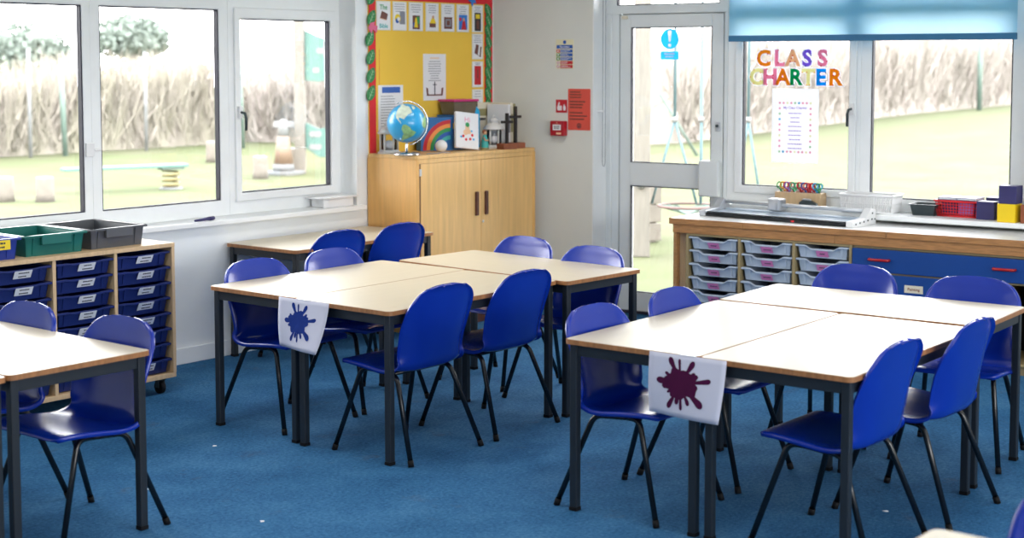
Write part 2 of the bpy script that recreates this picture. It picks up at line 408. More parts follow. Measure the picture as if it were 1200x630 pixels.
w = MB(); w.box(-1.6, 0.2, -2.75, -2.6, 0, 2.7); w.box(6.2, 8.45, -2.75, -2.6, 0, 2.7); w.box(0.2, 6.2, -2.75, -2.6, 0, 1.1); w.box(0.2, 6.2, -2.75, -2.6, 2.2, 2.7)  # unseen opening added behind the camera to let in fill daylight
structure(w.build('wall_front', M['wall_white']))
structure(MB().box(2.0, 6.40, WY-0.014, WY, 0, 0.085).build('baseboard_left', M['wall_white'], bevel=0.003))
structure(MB().box(0.02, 0.76, -0.014, 0, 0, 0.085).build('baseboard_right', M['wall_grey'], None, DO, DWR, bevel=0.003))
structure(MB().box(0.763, 0.770, -0.002, 0.16, 0.0, 2.32).build('trim_1', M['upvc'], None, DO, DWR))
structure(MB().box(2.9, 6.395, WY-0.045, 6.50, 0.722, 0.750).build('trim_2', M['upvc'], bevel=0.006))
structure(MB().box(6.350, 6.356, WY-0.002, 6.49, 0.75, 2.18).build('trim_3', M['upvc']))
b = MB().prism([(1.70, 0.035), (1.95, 0.035), (1.95, -0.010), (2.662, -0.010), (2.662, -0.105), (3.52, -0.105), (3.52, 0.165), (1.70, 0.165)], 0.722, 0.750); b.box(1.70, 3.52, 0.06, 0.165, 0.7004, 0.722)
structure(b.build('trim_4', M['upvc'], None, DO, DWR, bevel=0.005))

def pane_window(name, x0, x1, z0, z1, gx0, gx1, gz0, gz1, loc, rz, d0=0.0, depth=0.0425, m=None, sash=None):
    """frame in local x-z, room side at y = 0, outside at +y; child pane and seal"""
    m = m or M['upvc']
    f = MB(); f.ring(rect(x0, x1, z0, z1), rect(gx0, gx1, gz0, gz1) if not sash else rect(sash[0], sash[1], sash[2], sash[3]), d0, depth, 'y')
    fr = f.build(name, m, None, loc, rz, bevel=0.005)
    structure(fr)
    if sash:
        MB().ring(rect(*[sash[i] for i in (0, 1, 2, 3)]), rect(gx0, gx1, gz0, gz1), -0.014, depth, 'y').build('sash', m, fr, bevel=0.006)
    g = 0.006
    MB().ring(rect(gx0, gx1, gz0, gz1), rect(gx0+g, gx1-g, gz0+g, gz1-g), 0.004, 0.036, 'y').build('seal', M['gasket'], fr)
    MB().box(gx0+g*0.5, gx1-g*0.5, 0.036, 0.042, gz0+g*0.5, gz1-g*0.5).build('pane', M['glass'], fr)
    return fr
FY = 6.475
w1 = pane_window('window_1', 2.9, 4.593, 0.75, 2.18, 3.10, 4.545, 0.838, 1.886, (0, FY, 0), 0)
w2 = pane_window('window_2', 4.593, 5.492, 0.75, 2.18, 4.650, 5.428, 0.836, 1.886, (0, FY, 0), 0)
w3 = pane_window('window_3', 5.492, 6.350, 0.75, 2.18, 5.572, 6.268, 0.868, 1.840, (0, FY, 0), 0, sash=(5.532, 6.312, 0.822, 1.898))
def win_handle(parent, x, z, y=0.0, flip=1):
    h = MB(); h.box(x-0.013, x+0.013, y-0.022, y, z-0.035, z+0.035)
    ob = h.build('handle', M['white_plastic'], parent, bevel=0.004)
    g = MB(); g.tube([(x, y-0.02, z), (x+flip*0.006, y-0.045, z-0.004), (x+flip*0.012, y-0.048, z-0.03), (x+flip*0.012, y-0.046, z-0.10)], 0.008, 8)
    g.build('lever', M['black_plastic'], ob)
win_handle(w3, 5.552, 1.32, -0.014)
h = MB().box(4.598, 4.640, -0.016, 0, 1.147, 1.160); h.build('latch', M['white_plastic'], w2, bevel=0.004)
s = MB().box(4.55, 4.60, -0.012, 0, 1.12, 1.19); s.build('latch_plate', M['white_plastic'], w1, bevel=0.003)

# right-hand glazing
P4 = DW(0, 0.155, 0)
w4 = pane_window('window_4', 1.622, 2.465, 0.75, 1.935, 1.722, 2.398, 0.857, 1.872, P4, DWR, sash=(1.676, 2.440, 0.812, 1.912))
w5 = pane_window('window_5', 2.465, 3.45, 0.75, 1.935, 2.527, 3.322, 0.822, 1.890, P4, DWR)
w7 = pane_window('window_7', 1.622, 2.465, 1.935, 2.32, 1.70, 2.41, 1.985, 2.26, P4, DWR)
w8 = pane_window('window_8', 2.465, 3.45, 1.935, 2.32, 2.527, 3.322, 1.985, 2.26, P4, DWR)
win_handle(w4, 2.421, 1.33, -0.014, -1)
w6 = pane_window('window_6', 0.770, 1.622, 1.900, 2.32, 0.842, 1.56, 1.955, 2.26, P4, DWR, m=M['alu'])
# door with its fixed frame
df = MB(); df.box(0.770, 0.862, 0.0, 0.09, 0.0, 1.900); df.box(1.596, 1.622, 0.0, 0.09, 0, 1.900); df.box(0.862, 1.596, 0.03, 0.09, 0.0, 0.02); df.box(0.862, 1.596, 0.0545, 0.09, 1.868, 1.893); df.box(0.862, 1.596, 0.0427, 0.09, 1.893, 1.908); df.box(0.862, 0.880, 0.0545, 0.09, 0.02, 1.868); df.box(1.578, 1.596, 0.0545, 0.09, 0.02, 1.868)
df.box(0.795, 0.815, -0.012, 0, 0, 1.9)
dfo = structure(df.build('trim_5', M['alu'], None, P4, DWR, bevel=0.004))
dl = MB()
dl.ring(rect(0.868, 1.590, 0.022, 1.892), rect(0.944, 1.512, 0.140, 0.818), 0.004, 0.052, 'y') if False else None
dl.box(0.868, 0.944, 0.004, 0.052, 0.022, 1.892); dl.box(1.512, 1.590, 0.004, 0.052, 0.022, 1.892)
dl.box(0.944, 1.512, 0.004, 0.052, 0.022, 0.140); dl.box(0.944, 1.512, 0.004, 0.052, 0.820, 0.966); dl.box(0.944, 1.512, 0.004, 0.052, 1.816, 1.892)
door = structure(dl.build('door_1', M['alu'], None, P4, DWR, bevel=0.004))
for z0, z1 in ((0.140, 0.820), (0.966, 1.816)):
    MB().ring(rect(0.944, 1.512, z0, z1), rect(0.951, 1.505, z0+0.006, z1-0.006), 0.008, 0.030, 'y').build('seal', M['gasket'], door)
    MB().box(0.948, 1.508, 0.030, 0.036, z0+0.003, z1-0.003).build('pane', M['glass'], door)
MB().box(1.450, 1.584, -0.045, 0.004, 0.778, 0.998).build('push_guard', M['alu'], door, bevel=0.008)
lk = MB(); lk.box(1.545, 1.572, -0.006, 0.004, 1.18, 1.235); lko = lk.build('lock', M['steel'], door, bevel=0.003)
MB().lathe([(0.009, 0), (0.009, 0.012), (0.004, 0.014)], 0, 0, 12).build('lock_barrel', M['black_plastic'], lko, (1.558, -0.004, 1.212), rot=(R(90), 0, 0))
MB().box(0.885, 0.925, -0.010, 0.004, 1.868, 1.888).build('closer_cover', M['cream'], door, bevel=0.002)
MB().box(0.866, 1.592, -0.004, 0.006, 0.004, 0.022).build('threshold_strip', M['gasket'], door)
# screws on the post between door and window
sp = MB()
for q in (1.640, 1.655): sp.lathe([(0.005, 0), (0.005, 0.004)], q, 0, 10)
sp.build('screw', M['red_dot'], w4, (0, 0, 1.20), rot=(R(90), 0, 0)) if False else None

# roller blind
t = thing('roller_blind', 'light blue roller blind pulled part way down over the pair of windows', 'blind', DW(2.52, 0.06, 1.72), DWR)
MB().box(-0.846, 0.846, -0.0012, 0.0012, 0.03, 0.60).build('blind_cloth', M['blind'], t)
MB().box(-0.848, 0.848, -0.007, 0.007, 0.0, 0.036).build('hem_bar', M['blind_bar'], t, bevel=0.003)
MB().tube([(-0.86, 0.0, 0.62), (0.86, 0.0, 0.62)], 0.028, 14).build('roller', M['white_plastic'], t)
for sx in (-1, 1): MB().box(sx*0.868-0.006, sx*0.868+0.006, -0.035, 0.05, 0.585, 0.66).build('bracket', M['white_plastic'], t, bevel=0.003)
t = thing('blind_chain', 'thin beaded blind cord hanging in the white reveal beside the door', 'cord', DW(0.806, 0.05, 0.93), DWR)
c = MB(); c.tube([(0, 0, 0.03), (0, 0, 1.25)], 0.0022, 6); c.tube([(0.012, 0.012, 0.03), (0.012, 0.012, 1.25)], 0.0022, 6); c.tube([(0, 0, 0.03), (0.003, 0.003, 0.012), (0.009, 0.009, 0.012), (0.012, 0.012, 0.03)], 0.0022, 6)
c.build('bead_loop', M['ink_grey'], t)
MB().box(-0.036, 0.010, -0.006, 0.006, 0.352, 0.366).build('cord_cleat', M['white_plastic'], t, bevel=0.002)

# ------------------------------------------------------------------ chairs
def cr(pts, n):
    """Catmull-Rom through tuples"""
    out = []; P = [pts[0]]+list(pts)+[pts[-1]]
    for i in range(1, len(P)-2):
        for k in range(n):
            t = k/n; a, b, c, d = P[i-1], P[i], P[i+1], P[i+2]
            out.append(tuple(0.5*((2*b[j])+(-a[j]+c[j])*t+(2*a[j]-5*b[j]+4*c[j]-d[j])*t*t+(-a[j]+3*b[j]-3*c[j]+d[j])*t**3) for j in range(len(b))))
    out.append(tuple(pts[-1])); return out
# y, z, half width, edge curl
PROFILE = [(0.206, 0.366, 0.150, 0.000), (0.201, 0.377, 0.176, 0.000), (0.176, 0.384, 0.194, 0.000), (0.12, 0.383, 0.201, 0.001), (0.04, 0.374, 0.203, 0.003),
           (-0.04, 0.362, 0.201, 0.006), (-0.095, 0.357, 0.197, 0.015), (-0.135, 0.363, 0.191, 0.028), (-0.158, 0.386, 0.187, 0.042), (-0.169, 0.425, 0.184, 0.050), (-0.178, 0.475, 0.187, 0.050),
           (-0.187, 0.535, 0.193, 0.043), (-0.194, 0.590, 0.191, 0.029), (-0.200, 0.628, 0.183, 0.018), (-0.205, 0.655, 0.168, 0.011), (-0.208, 0.675, 0.147, 0.008),
           (-0.211, 0.690, 0.120, 0.005), (-0.213, 0.700, 0.090, 0.003), (-0.2145, 0.7065, 0.056, 0.001), (-0.215, 0.709, 0.026, 0.000)]
def chair_meshes():
    rows = cr(PROFILE, 3); nr = len(rows); nc = 19
    cut = [i for i, r in enumerate(rows) if r[1] > 0.385 and i > nr//3][0]
    P = []; N = []
    for i, (y, z, hw, cu) in enumerate(rows):
        a = rows[max(0, i-1)]; b = rows[min(nr-1, i+1)]
        t = Vector((0, b[0]-a[0], b[1]-a[1])).normalized(); n = Vector((0, t.z, -t.y))
        rp = []; rn = []
        for k in range(nc):
            u = -1+2*k/(nc-1)
            u = math.sin(u*math.pi/2)*0.6+u*0.4
            p = Vector((hw*u, y, z))+n*(cu*abs(u)**4)
            rp.append(p); rn.append(n)
        P.append(rp); N.append(rn)
    # normals of the grid
    def gn(i, k):
        a = P[min(nr-1, i+1)][k]-P[max(0, i-1)][k]; b = P[i][min(nc-1, k+1)]-P[i][max(0, k-1)]
        n = b.cross(a).normalized()
        return n if n.dot(N[i][k]) > 0 else -n
    G = [[gn(i, k) for k in range(nc)] for i in range(nr)]
    loop = [(0, k) for k in range(nc)]+[(i, nc-1) for i in range(1, nr)]+[(nr-1, k) for k in range(nc-2, -1, -1)]+[(i, 0) for i in range(nr-2, 0, -1)]
    ctr = {}
    verts = []; idx = {}
    def V(key, p):
        idx[key] = len(verts); verts.append(p); return idx[key]
    for i in range(nr):
        for k in range(nc):
            V(('t', i, k), P[i][k])
            edge = (i in (0, nr-1) or k in (0, nc-1))
            V(('b', i, k), P[i][k]-G[i][k]*0.0045 if not edge else P[i][k]-G[i][k]*0.0045)
    L = len(loop)
    for j, (i, k) in enumerate(loop):
        p = P[i][k]; q0 = P[loop[j-1][0]][loop[j-1][1]]; q1 = P[loop[(j+1) % L][0]][loop[(j+1) % L][1]]
        t = (q1-q0).normalized(); o = t.cross(G[i][k]).normalized()
        if o.dot(p-Vector((0, P[i][nc//2].y, P[i][nc//2].z))) < 0 and abs(o.x) > 0.3: o = -o
        V(('m', i, k), p-G[i][k]*0.004+o*0.0035)
        V(('f', i, k), p-G[i][k]*0.016+o*0.0045)
        V(('g', i, k), p-G[i][k]*0.016+o*0.0008)
    def faces(lo, hi):
        f = []
        for i in range(lo, hi):
            for k in range(nc-1):
                f.append([idx[('t', i, k)], idx[('t', i, k+1)], idx[('t', i+1, k+1)], idx[('t', i+1, k)]])
                f.append([idx[('b', i, k)], idx[('b', i+1, k)], idx[('b', i+1, k+1)], idx[('b', i, k+1)]])
        for j in range(L):
            a, b = loop[j], loop[(j+1) % L]
            if min(a[0], b[0]) < lo or max(a[0], b[0]) > hi: continue
            for u, v in (('t', 'm'), ('m', 'f'), ('f', 'g'), ('g', 'b')):
                f.append([idx[(u, *a)], idx[(v, *a)], idx[(v, *b)], idx[(u, *b)]])
        return f
    full = bpy.data.meshes.new('shell_tmp'); full.from_pydata([tuple(v) for v in verts], [], faces(0, nr-1)); full.update()
    bm = bmesh.new(); bm.from_mesh(full); bmesh.ops.recalc_face_normals(bm, faces=bm.faces); bm.normal_update()
    vn = [v.normal.copy() for v in bm.verts]; bm.to_mesh(full)
    flipped = {}
    bm.free(); bpy.data.meshes.remove(full)
    res = []
    for name, lo, hi in (('seat', 0, cut), ('backrest', cut, nr-1)):
        fs = faces(lo, hi); used = sorted({i for f in fs for i in f}); mp = {o: n for n, o in enumerate(used)}
        me = bpy.data.meshes.new(name); me.from_pydata([tuple(verts[i]) for i in used], [], [[mp[i] for i in f] for f in fs]); me.update()
        bm = bmesh.new(); bm.from_mesh(me); bmesh.ops.recalc_face_normals(bm, faces=bm.faces)
        # orient to agree with the whole shell
        for f in bm.faces: f.smooth = True
        bm.to_mesh(me); bm.free()
        d = sum(me.vertices[i].normal.dot(vn[used[i]]) for i in range(len(used)))
        if d < 0: me.flip_normals()
        me.normals_split_custom_set_from_vertices([tuple(vn[i]) for i in used])
        me.materials.append(M['chair_blue']); res.append(me)
    return res
SEAT_ME, BACK_ME = chair_meshes()
def make_chair():
    t = thing('school_chair', 'x', 'chair')
    for nm, me in (('seat', SEAT_ME), ('backrest', BACK_ME)):
        o = bpy.data.objects.new(nm, me); COL.objects.link(o); o.parent = t
    r = 0.0105
    for sx in (-1, 1):
        def bend(foot, y1):
            a = Vector(foot); zk = 0.352 if foot[1] > 0 else 0.340
            k = Vector((sx*0.160, 0.105 if foot[1] > 0 else -0.090, zk)); e = Vector((sx*0.155, y1, 0.350 if foot[1] > 0 else 0.3425))
            u = (a-k).normalized(); w_ = (e-k).normalized(); rb = 0.034; p0, p2 = k+u*rb, k+w_*rb
            return [tuple(a)]+[tuple(p0*(1-t)**2+k*2*t*(1-t)+p2*t*t) for t in (0, 0.2, 0.4, 0.6, 0.8, 1.0)]+[tuple(e)]
        fl = bend((sx*0.215, 0.215, 0.004), 0.045)
        bl = bend((sx*0.215, -0.218, 0.004), -0.040)
        for p in (fl, bl):
            lg = MB().tube(p, r, 10).build('leg', M['tube_black'], t)
            d_ = (Vector(p[1])-Vector(p[0])).normalized(); q_ = Vector(p[0])+d_*0.022
            MB().tube([(p[0][0], p[0][1], 0.0), tuple(q_)], 0.0122, 10).build('foot_cap', M['rubber'], lg)
    f = MB()
    for sx in (-1, 1): f.tube([(sx*0.155, 0.045, 0.350), (sx*0.155, -0.040, 0.3425)], r, 10)
    for y, z in ((0.055, 0.350), (-0.055, 0.341)): f.tube([(-0.157, y, z), (0.157, y, z)], 0.009, 8)
    f.build('seat_frame', M['tube_black'], t)
    return t
CH = make_chair()
GC = 'blue school chairs round the tables'
first = [True]
def chair(x, y, deg, label, group=GC):
    """deg: the way the sitter faces, 0 = +y"""
    if first[0]:
        first[0] = False; CH.location = (x, y, 0); CH.rotation_euler = (0, 0, R(deg)); CH['label'] = label; CH['group'] = group; return CH
    return dup(CH, (x, y, 0), R(deg), label, group)
BACKV, FRONTV = 180, 0
chair(4.545, 4.985, 180, 'blue chair behind the blue splat table, at its corner nearest the wheeled tray unit')
chair(5.030, 4.985, 180, 'blue chair tucked between the blue splat table and the table under the window')
chair(4.510, 4.215, 0, 'blue chair seen from behind at the blue splat table, nearer its splat sheet')
chair(5.040, 4.215, 0, 'blue chair seen from behind at the blue splat table, nearer the outside door')
chair(5.800, 4.79, 88, 'blue chair at the blue splat table in front of the beech cupboard doors')
chair(5.692, 4.275, 88, 'blue chair at the blue splat table in front of the door reveal')
chair(5.630, 5.945, -2, 'blue chair at the window table, farther from the beech cupboard')
chair(6.110, 5.945, -2, 'blue chair at the window table, right in front of the beech cupboard')
chair(4.470, 3.025, 180, 'blue chair at the corner of the maroon splat table beside its splat sheet')
chair(5.000, 3.025, 182, 'blue chair at the maroon splat table in front of the glazed door')
chair(4.515, 2.255, 0, 'nearest blue chair seen from behind at the maroon splat table')
chair(5.065, 2.225, 0, 'second blue chair seen from behind at the maroon splat table')
chair(5.880, 2.96, 94, 'blue chair at the maroon splat table backing onto the grey trays and blue drawer')
chair(5.845, 2.395, 98, 'blue chair at the maroon splat table backing onto the red handled blue drawer')
chair(2.975, 4.905, 90, 'blue chair at the table by the wheeled tray unit, half hidden by its neighbour')
chair(3.000, 4.364, 91, 'blue chair at the table by the wheeled tray unit, its whole seat in view')
chair(3.030, 0.985, 90, 'blue chair just showing at the bottom edge of the view')

# ------------------------------------------------------------------ tables
TZ = 0.622
def make_table(L=1.1, Wd=0.55, Z=TZ, top='laminate', name='classroom_table'):
    t = thing(name, 'x', 'table')
    hx, hy = L/2, Wd/2
    tp = MB().prism(rrect(-hx+0.004, hx-0.004, -hy+0.004, hy-0.004, 0.022), Z-0.018, Z)
    to = tp.build('tabletop', M[top], t)
    MB().ring(rrect(-hx, hx, -hy, hy, 0.025), rrect(-hx+0.004, hx-0.004, -hy+0.004, hy-0.004, 0.022), Z-0.0178, Z-0.0012).build('edge_band', M['edge_wood'], to)
    q = 0.016; lw = 0.030
    for sx in (-1, 1):
        for sy in (-1, 1):
            x = sx*(hx-q-lw/2); y = sy*(hy-q-lw/2)
            lg = MB().box(x-lw/2, x+lw/2, y-lw/2, y+lw/2, 0.012, Z-0.018).build('leg', M['frame_grey'], t, bevel=0.004)
            MB().box(x-lw/2-0.001, x+lw/2+0.001, y-lw/2-0.001, y+lw/2+0.001, 0.0, 0.014).build('foot_cap', M['rubber'], lg, bevel=0.002)
    f = MB(); z1 = Z-0.018; z0 = z1-0.042; d = q+0.004
    for sy in (-1, 1):
        y = sy*(hy-d-0.011); f.box(-hx+q+lw, hx-q-lw, y-0.011, y+0.011, z0, z1)
    for sx in (-1, 1):
        x = sx*(hx-d-0.011); f.box(x-0.011, x+0.011, -hy+q+lw, hy-q-lw, z0, z1)
    f.build('rail', M['frame_grey'], t, bevel=0.002)
    return t
GT = 'classroom tables'
T0 = make_table()
def table(x, y, deg, label, src=None):
    if T0['label'] == 'x':
        T0.location = (x, y, 0); T0.rotation_euler = (0, 0, R(deg)); T0['label'] = label; T0['group'] = GT; return T0
    return dup(T0, (x, y, 0), R(deg), label, GT)
table(4.785, 4.333, 0.3, 'cream topped table of the blue splat group, with two chair backs before it')
table(4.795, 4.884, 0.3, 'cream topped table under the blue splat sheet, side nearer the windows')
table(5.636, 4.540, -93.0, 'cream topped table set crosswise at the far end of the blue splat group')
table(4.790, 2.374, 1.8, 'cream topped table of the maroon splat group with two chair backs in front of it')
table(4.773, 2.9255, 1.8, 'cream topped table of the maroon splat group nearer the glazed door')
table(5.634, 2.690, -86.9, 'cream topped table set crosswise in front of the blue drawers')
table(2.888, 4.695, -90.0, 'cream topped table in front of the wheeled tray unit, its corner in view')
table(2.056, 4.41, 0, 'cream topped table cut off by the view edge, butted to its neighbour')
table(5.870, 6.048, 0.9, 'cream topped table pushed against the wall under the windows')
table(2.700, 0.715, -90, 'cream topped table whose corner just shows at the bottom edge of the view')
# ------------------------------------------------------------------ trays
def tray_parts(t, m, h=0.066, w=0.308, d=0.40, label=None, seed=0, lab=(0.085, 0.036), dip=0.016, deep=False):
    """open storage tray: front at y = 0 facing -y, back at y = d, bottom at z = 0"""
    hw = w/2; b = MB(); tp = 0.008; th = 0.004
    wi = hw-0.012
    def wall(p):  # p: 4 points inner..., built as hexa
        b.hexa(p)
    bw = wi-tp; y0 = 0.014; yb0 = y0+0.010; y1 = d-0.014; yb1 = y1-0.010
    # floor
    b.hexa([(-bw, yb0, 0), (bw, yb0, 0), (bw, yb1, 0), (-bw, yb1, 0), (-bw-0.0008, yb0-0.0006, th), (bw+0.0008, yb0-0.0006, th), (bw+0.0008, yb1+0.0006, th), (-bw-0.0008, yb1+0.0006, th)])
    for s in (-1, 1):
        b.hexa([(s*bw, yb0, 0), (s*(bw-th), yb0, 0), (s*(bw-th), yb1, 0), (s*bw, yb1, 0), (s*wi, y0, h), (s*(wi-th), y0, h), (s*(wi-th), y1, h), (s*wi, y1, h)])
    b.hexa([(-bw, yb1-th, 0), (bw, yb1-th, 0), (bw, yb1, 0), (-bw, yb1, 0), (-wi, y1-th, h), (wi, y1-th, h), (wi, y1, h), (-wi, y1, h)])
    # front wall with the dip
    def yat(z): return yb0+(y0-yb0)*z/h
    zt = h-dip
    xs = [-wi, -0.095, -0.066, 0.066, 0.095, wi]; zs = [h, h, zt, zt, h, h]
    n = len(xs)
    v = []
    for x, z in zip(xs, zs):
        xb = x*(bw/wi)
        v += [(xb, yb0, 0), (xb, yb0+th, 0), (x, yat(z), z), (x, yat(z)+th, z)]
    f = []
    for i in range(n-1):
        a = 4*i; c = a+4
        f += [(a, c, c+2, a+2), (a+1, a+3, c+3, c+1), (a+2, c+2, c+3, a+3), (a, a+1, c+1, c)]
    f += [(0, 2, 3, 1), (4*(n-1), 4*(n-1)+1, 4*(n-1)+3, 4*(n-1)+2)]
    b.add(v, f)
    # two raised ribs on the front
    for s in (-1, 1):
        b.hexa([(s*0.100, yat(0.008)-0.004, 0.008), (s*0.112, yat(0.008)-0.004, 0.008), (s*0.112, yat(0.008)+0.002, 0.008), (s*0.100, yat(0.008)+0.002, 0.008),
                (s*0.100, y0-0.004, h-0.006), (s*0.112, y0-0.004, h-0.006), (s*0.112, y0+0.002, h-0.006), (s*0.100, y0+0.002, h-0.006)])
    body = b.build('tray_body', m, t)
    # rim
    r = MB(); rt = 0.007
    top = [(-hw, h+rt), (-0.100, h+rt), (-0.070, zt+rt), (0.070, zt+rt), (0.100, h+rt), (hw, h+rt)]
    bot = [(-hw, h-0.003), (-0.092, h-0.003), (-0.062, zt-0.003), (0.062, zt-0.003), (0.092, h-0.003), (hw, h-0.003)]
    for i in range(5):
        a, c, e, g = bot[i], bot[i+1], top[i+1], top[i]
        r.hexa([(a[0], 0, a[1]), (c[0], 0, c[1]), (c[0], 0.017, c[1]), (a[0], 0.017, a[1]), (g[0], 0, g[1]), (e[0], 0, e[1]), (e[0], 0.017, e[1]), (g[0], 0.017, g[1])])
    for s in (-1, 1): r.box(min(s*hw, s*(wi-0.003)), max(s*hw, s*(wi-0.003)), 0.017, d-0.017, h, h+rt)
    r.box(-hw, hw, d-0.017, d, h, h+rt)
    r.build('rim', m, t, bevel=0.0015)
    if label:
        lw_, lh = lab
        zc = zt-0.004-lh/2 if label != 'w' else h-0.002-lh/2
        yl = yat(zc)-0.003
        x0 = -lw_/2+(0.012 if label == 'w' else 0)
        lb = MB().hexa([(x0, yat(zc-lh/2)-0.004, zc-lh/2), (x0+lw_, yat(zc-lh/2)-0.004, zc-lh/2), (x0+lw_, yat(zc-lh/2)-0.001, zc-lh/2), (x0, yat(zc-lh/2)-0.001, zc-lh/2),
                        (x0, -0.0022, zc+lh/2), (x0+lw_, -0.0022, zc+lh/2), (x0+lw_, 0.001, zc+lh/2), (x0, 0.001, zc+lh/2)])
        lo = lb.build('label_card', M['label_white'] if label == 'w' else M['label_pink'], t)
        rnd = random.Random(seed); pr = MB()
        for k in range(2 if label == 'w' else 1):
            z = zc+(0.008-0.016*k if label == 'w' else 0.002)
            x = x0+lw_*rnd.uniform(0.22, 0.30); xe = x0+lw_*rnd.uniform(0.70, 0.82)
            fr_ = (z-(zc-lh/2))/lh; yy = (yat(zc-lh/2)-0.004)*(1-fr_)+(-0.0022)*fr_
            while x < xe:
                l = rnd.uniform(0.005, 0.009); pr.box(x, x+l, yy-0.0008, yy+0.0003, z-0.0035, z+0.0035); x += l+0.0018
        pr.build('print', M['ink'], lo)

# wheeled tray unit below the big windows: three columns of eight navy trays
UX0, UX1, UY0, UY1, UZ0, UZ1 = 3.565, 4.572, 5.800, 6.255, 0.078, 0.733
u = thing('tray_storage_unit', 'pale wooden wheeled unit of navy trays under the big window', 'storage unit', ((UX0+UX1)/2, (UY0+UY1)/2, 0))
ox, oy = (UX0+UX1)/2, (UY0+UY1)/2
hw = (UX1-UX0)/2; hd = (UY1-UY0)/2
MB().box(-hw, hw, -hd, hd, UZ1-0.020, UZ1).build('top_panel', M['pine'], u, bevel=0.002)
MB().box(-hw, hw, -hd+0.004, hd, UZ0, UZ0+0.022).build('base_panel', M['pine'], u, bevel=0.002)
for s in (-1, 1):
    a, c = sorted((s*hw, s*(hw-0.018)))
    MB().box(a, c, -hd+0.002, hd, UZ0+0.022, UZ1-0.020).build('side_panel', M['pine'], u, bevel=0.002)
pit = (2*hw-0.018)/3
for k in (1, 2):
    x = -hw+0.009+pit*k
    MB().box(x-0.009, x+0.009, -hd+0.006, hd-0.01, UZ0+0.022, UZ1-0.020).build('divider', M['pine'], u, bevel=0.0015)
MB().box(-hw+0.018, hw-0.018, hd-0.008, hd, UZ0+0.022, UZ1-0.020).build('back_panel', M['dark_wood'], u)
ROWZ = [UZ0+0.026+0.0745*i for i in range(8)]
rn = MB()
for c in range(3):
    xa = -hw+0.018+pit*c; xb = xa+pit-0.018
    for z in ROWZ:
        for xx in ((xa, xa+0.009), (xb-0.009, xb)): rn.box(xx[0], xx[1], -hd+0.03, hd-0.012, z+0.0545, z+0.060)
rn.build('runner', M['rubber'], u)
for sx in (-1, 1):
    for sy in (-1, 1):
        cx, cy = sx*(hw-0.06), sy*(hd-0.055)
        cs = MB(); cs.tube([(cx-0.013, cy, 0.031), (cx+0.013, cy, 0.031)], 0.031, 18); cw = cs.build('caster', M['rubber'], u, bevel=0.003)
        fk = MB(); fk.box(cx-0.02, cx+0.02, cy-0.018, cy+0.018, 0.064, UZ0); fk.box(cx-0.020, cx-0.015, cy-0.012, cy+0.012, 0.03, 0.066); fk.box(cx+0.015, cx+0.020, cy-0.012, cy+0.012, 0.03, 0.066)
        fk.build('fork', M['black_plastic'], cw)
ORD = ['bottom', 'seventh', 'sixth', 'fifth', 'fourth', 'third', 'second', 'top']
COLN = ['column farthest from the window table', 'middle column', 'column nearest the window table']
proto = None
for c in range(3):
    for i, z in enumerate(ROWZ):
        lbl = 'navy tray, %s row of the wheeled unit, %s' % (ORD[i], COLN[c])
        t = thing('storage_tray', lbl, 'tray', (UX0+0.009+pit*(c+0.5), UY0+0.006+(0.004*((i*7+c*5) % 3)), z+0.0008), 0, 'navy trays in the wheeled unit')
        tray_parts(t, M['navy_tray'], h=0.060, w=pit-0.022, d=0.40, label='w', seed=i*3+c, dip=0.004, lab=(0.088, 0.036))
# trays standing on top of the unit
def top_tray(name, label, x, y, m, rz, extra=None):
    t = thing(name, label, 'tray', (x, y, UZ1), rz)
    tray_parts(t, m, h=0.088, w=0.325, d=0.41, dip=0.0)
    MB().box(-0.075, 0.075, -0.004, 0.014, 0.050, 0.092).build('grip', m, t, bevel=0.003)
    return t
tb = top_tray('storage_tray', 'royal blue open tray with a yellow label on top of the wheeled unit', 3.600, UY0+0.045, M['blue_tray'], R(-2))
yl = MB().box(0.010, 0.105, -0.0065, -0.0042, 0.048, 0.090).build('label_card', M['label_yellow'], tb)
pr = MB(); print_lines(pr, 0.02, 0.095, 0.052, 0.086, 2, 0.008, -0.0066, random.Random(3), True); pr.build('print', M['ink'], yl)
top_tray('storage_tray', 'dark green open tray between two others on top of the wheeled unit', 3.945, UY0+0.045, M['green_tray'], R(-1.5))
top_tray('storage_tray', 'charcoal grey open tray at the end of the wheeled unit', 4.290, UY0+0.05, M['grey_dark_tray'], R(1))
pp = MB()
for k, (a, dx, dy) in enumerate(((8, 0, 0), (-14, 0.02, 0.03), (25, -0.02, 0.05))):
    ca, sa = math.cos(R(a)), math.sin(R(a)); 
    q = [(x*ca-y*sa+dx, x*sa+y*ca+dy) for x, y in rect(-0.10, 0.10, -0.14, 0.14)]
    pp.add([(q[0][0], q[0][1], 0.070+k*0.006), (q[1][0], q[1][1], 0.070+k*0.006), (q[2][0], q[2][1], 0.082+k*0.004), (q[3][0], q[3][1], 0.082+k*0.004),
            (q[0][0], q[0][1], 0.072+k*0.006), (q[1][0], q[1][1], 0.072+k*0.006), (q[2][0], q[2][1], 0.084+k*0.004), (q[3][0], q[3][1], 0.084+k*0.004)],
           [(3,2,1,0),(4,5,6,7),(0,1,5,4),(1,2,6,5),(2,3,7,6),(3,0,4,7)])
tag(pp.build('paper_sheets', M['paper'], None, (3.615, UY0+0.24, UZ1)), 'white papers lying in the royal blue open tray', 'paper')
fl = MB().box(-0.10, 0.10, -0.15, 0.15, 0.005, 0.066)
tag(fl.build('document_folder', M['blue_tray'], None, (3.600, UY0+0.25, UZ1), 0.05, bevel=0.003), 'blue folder under the white papers in the royal blue tray', 'folder')

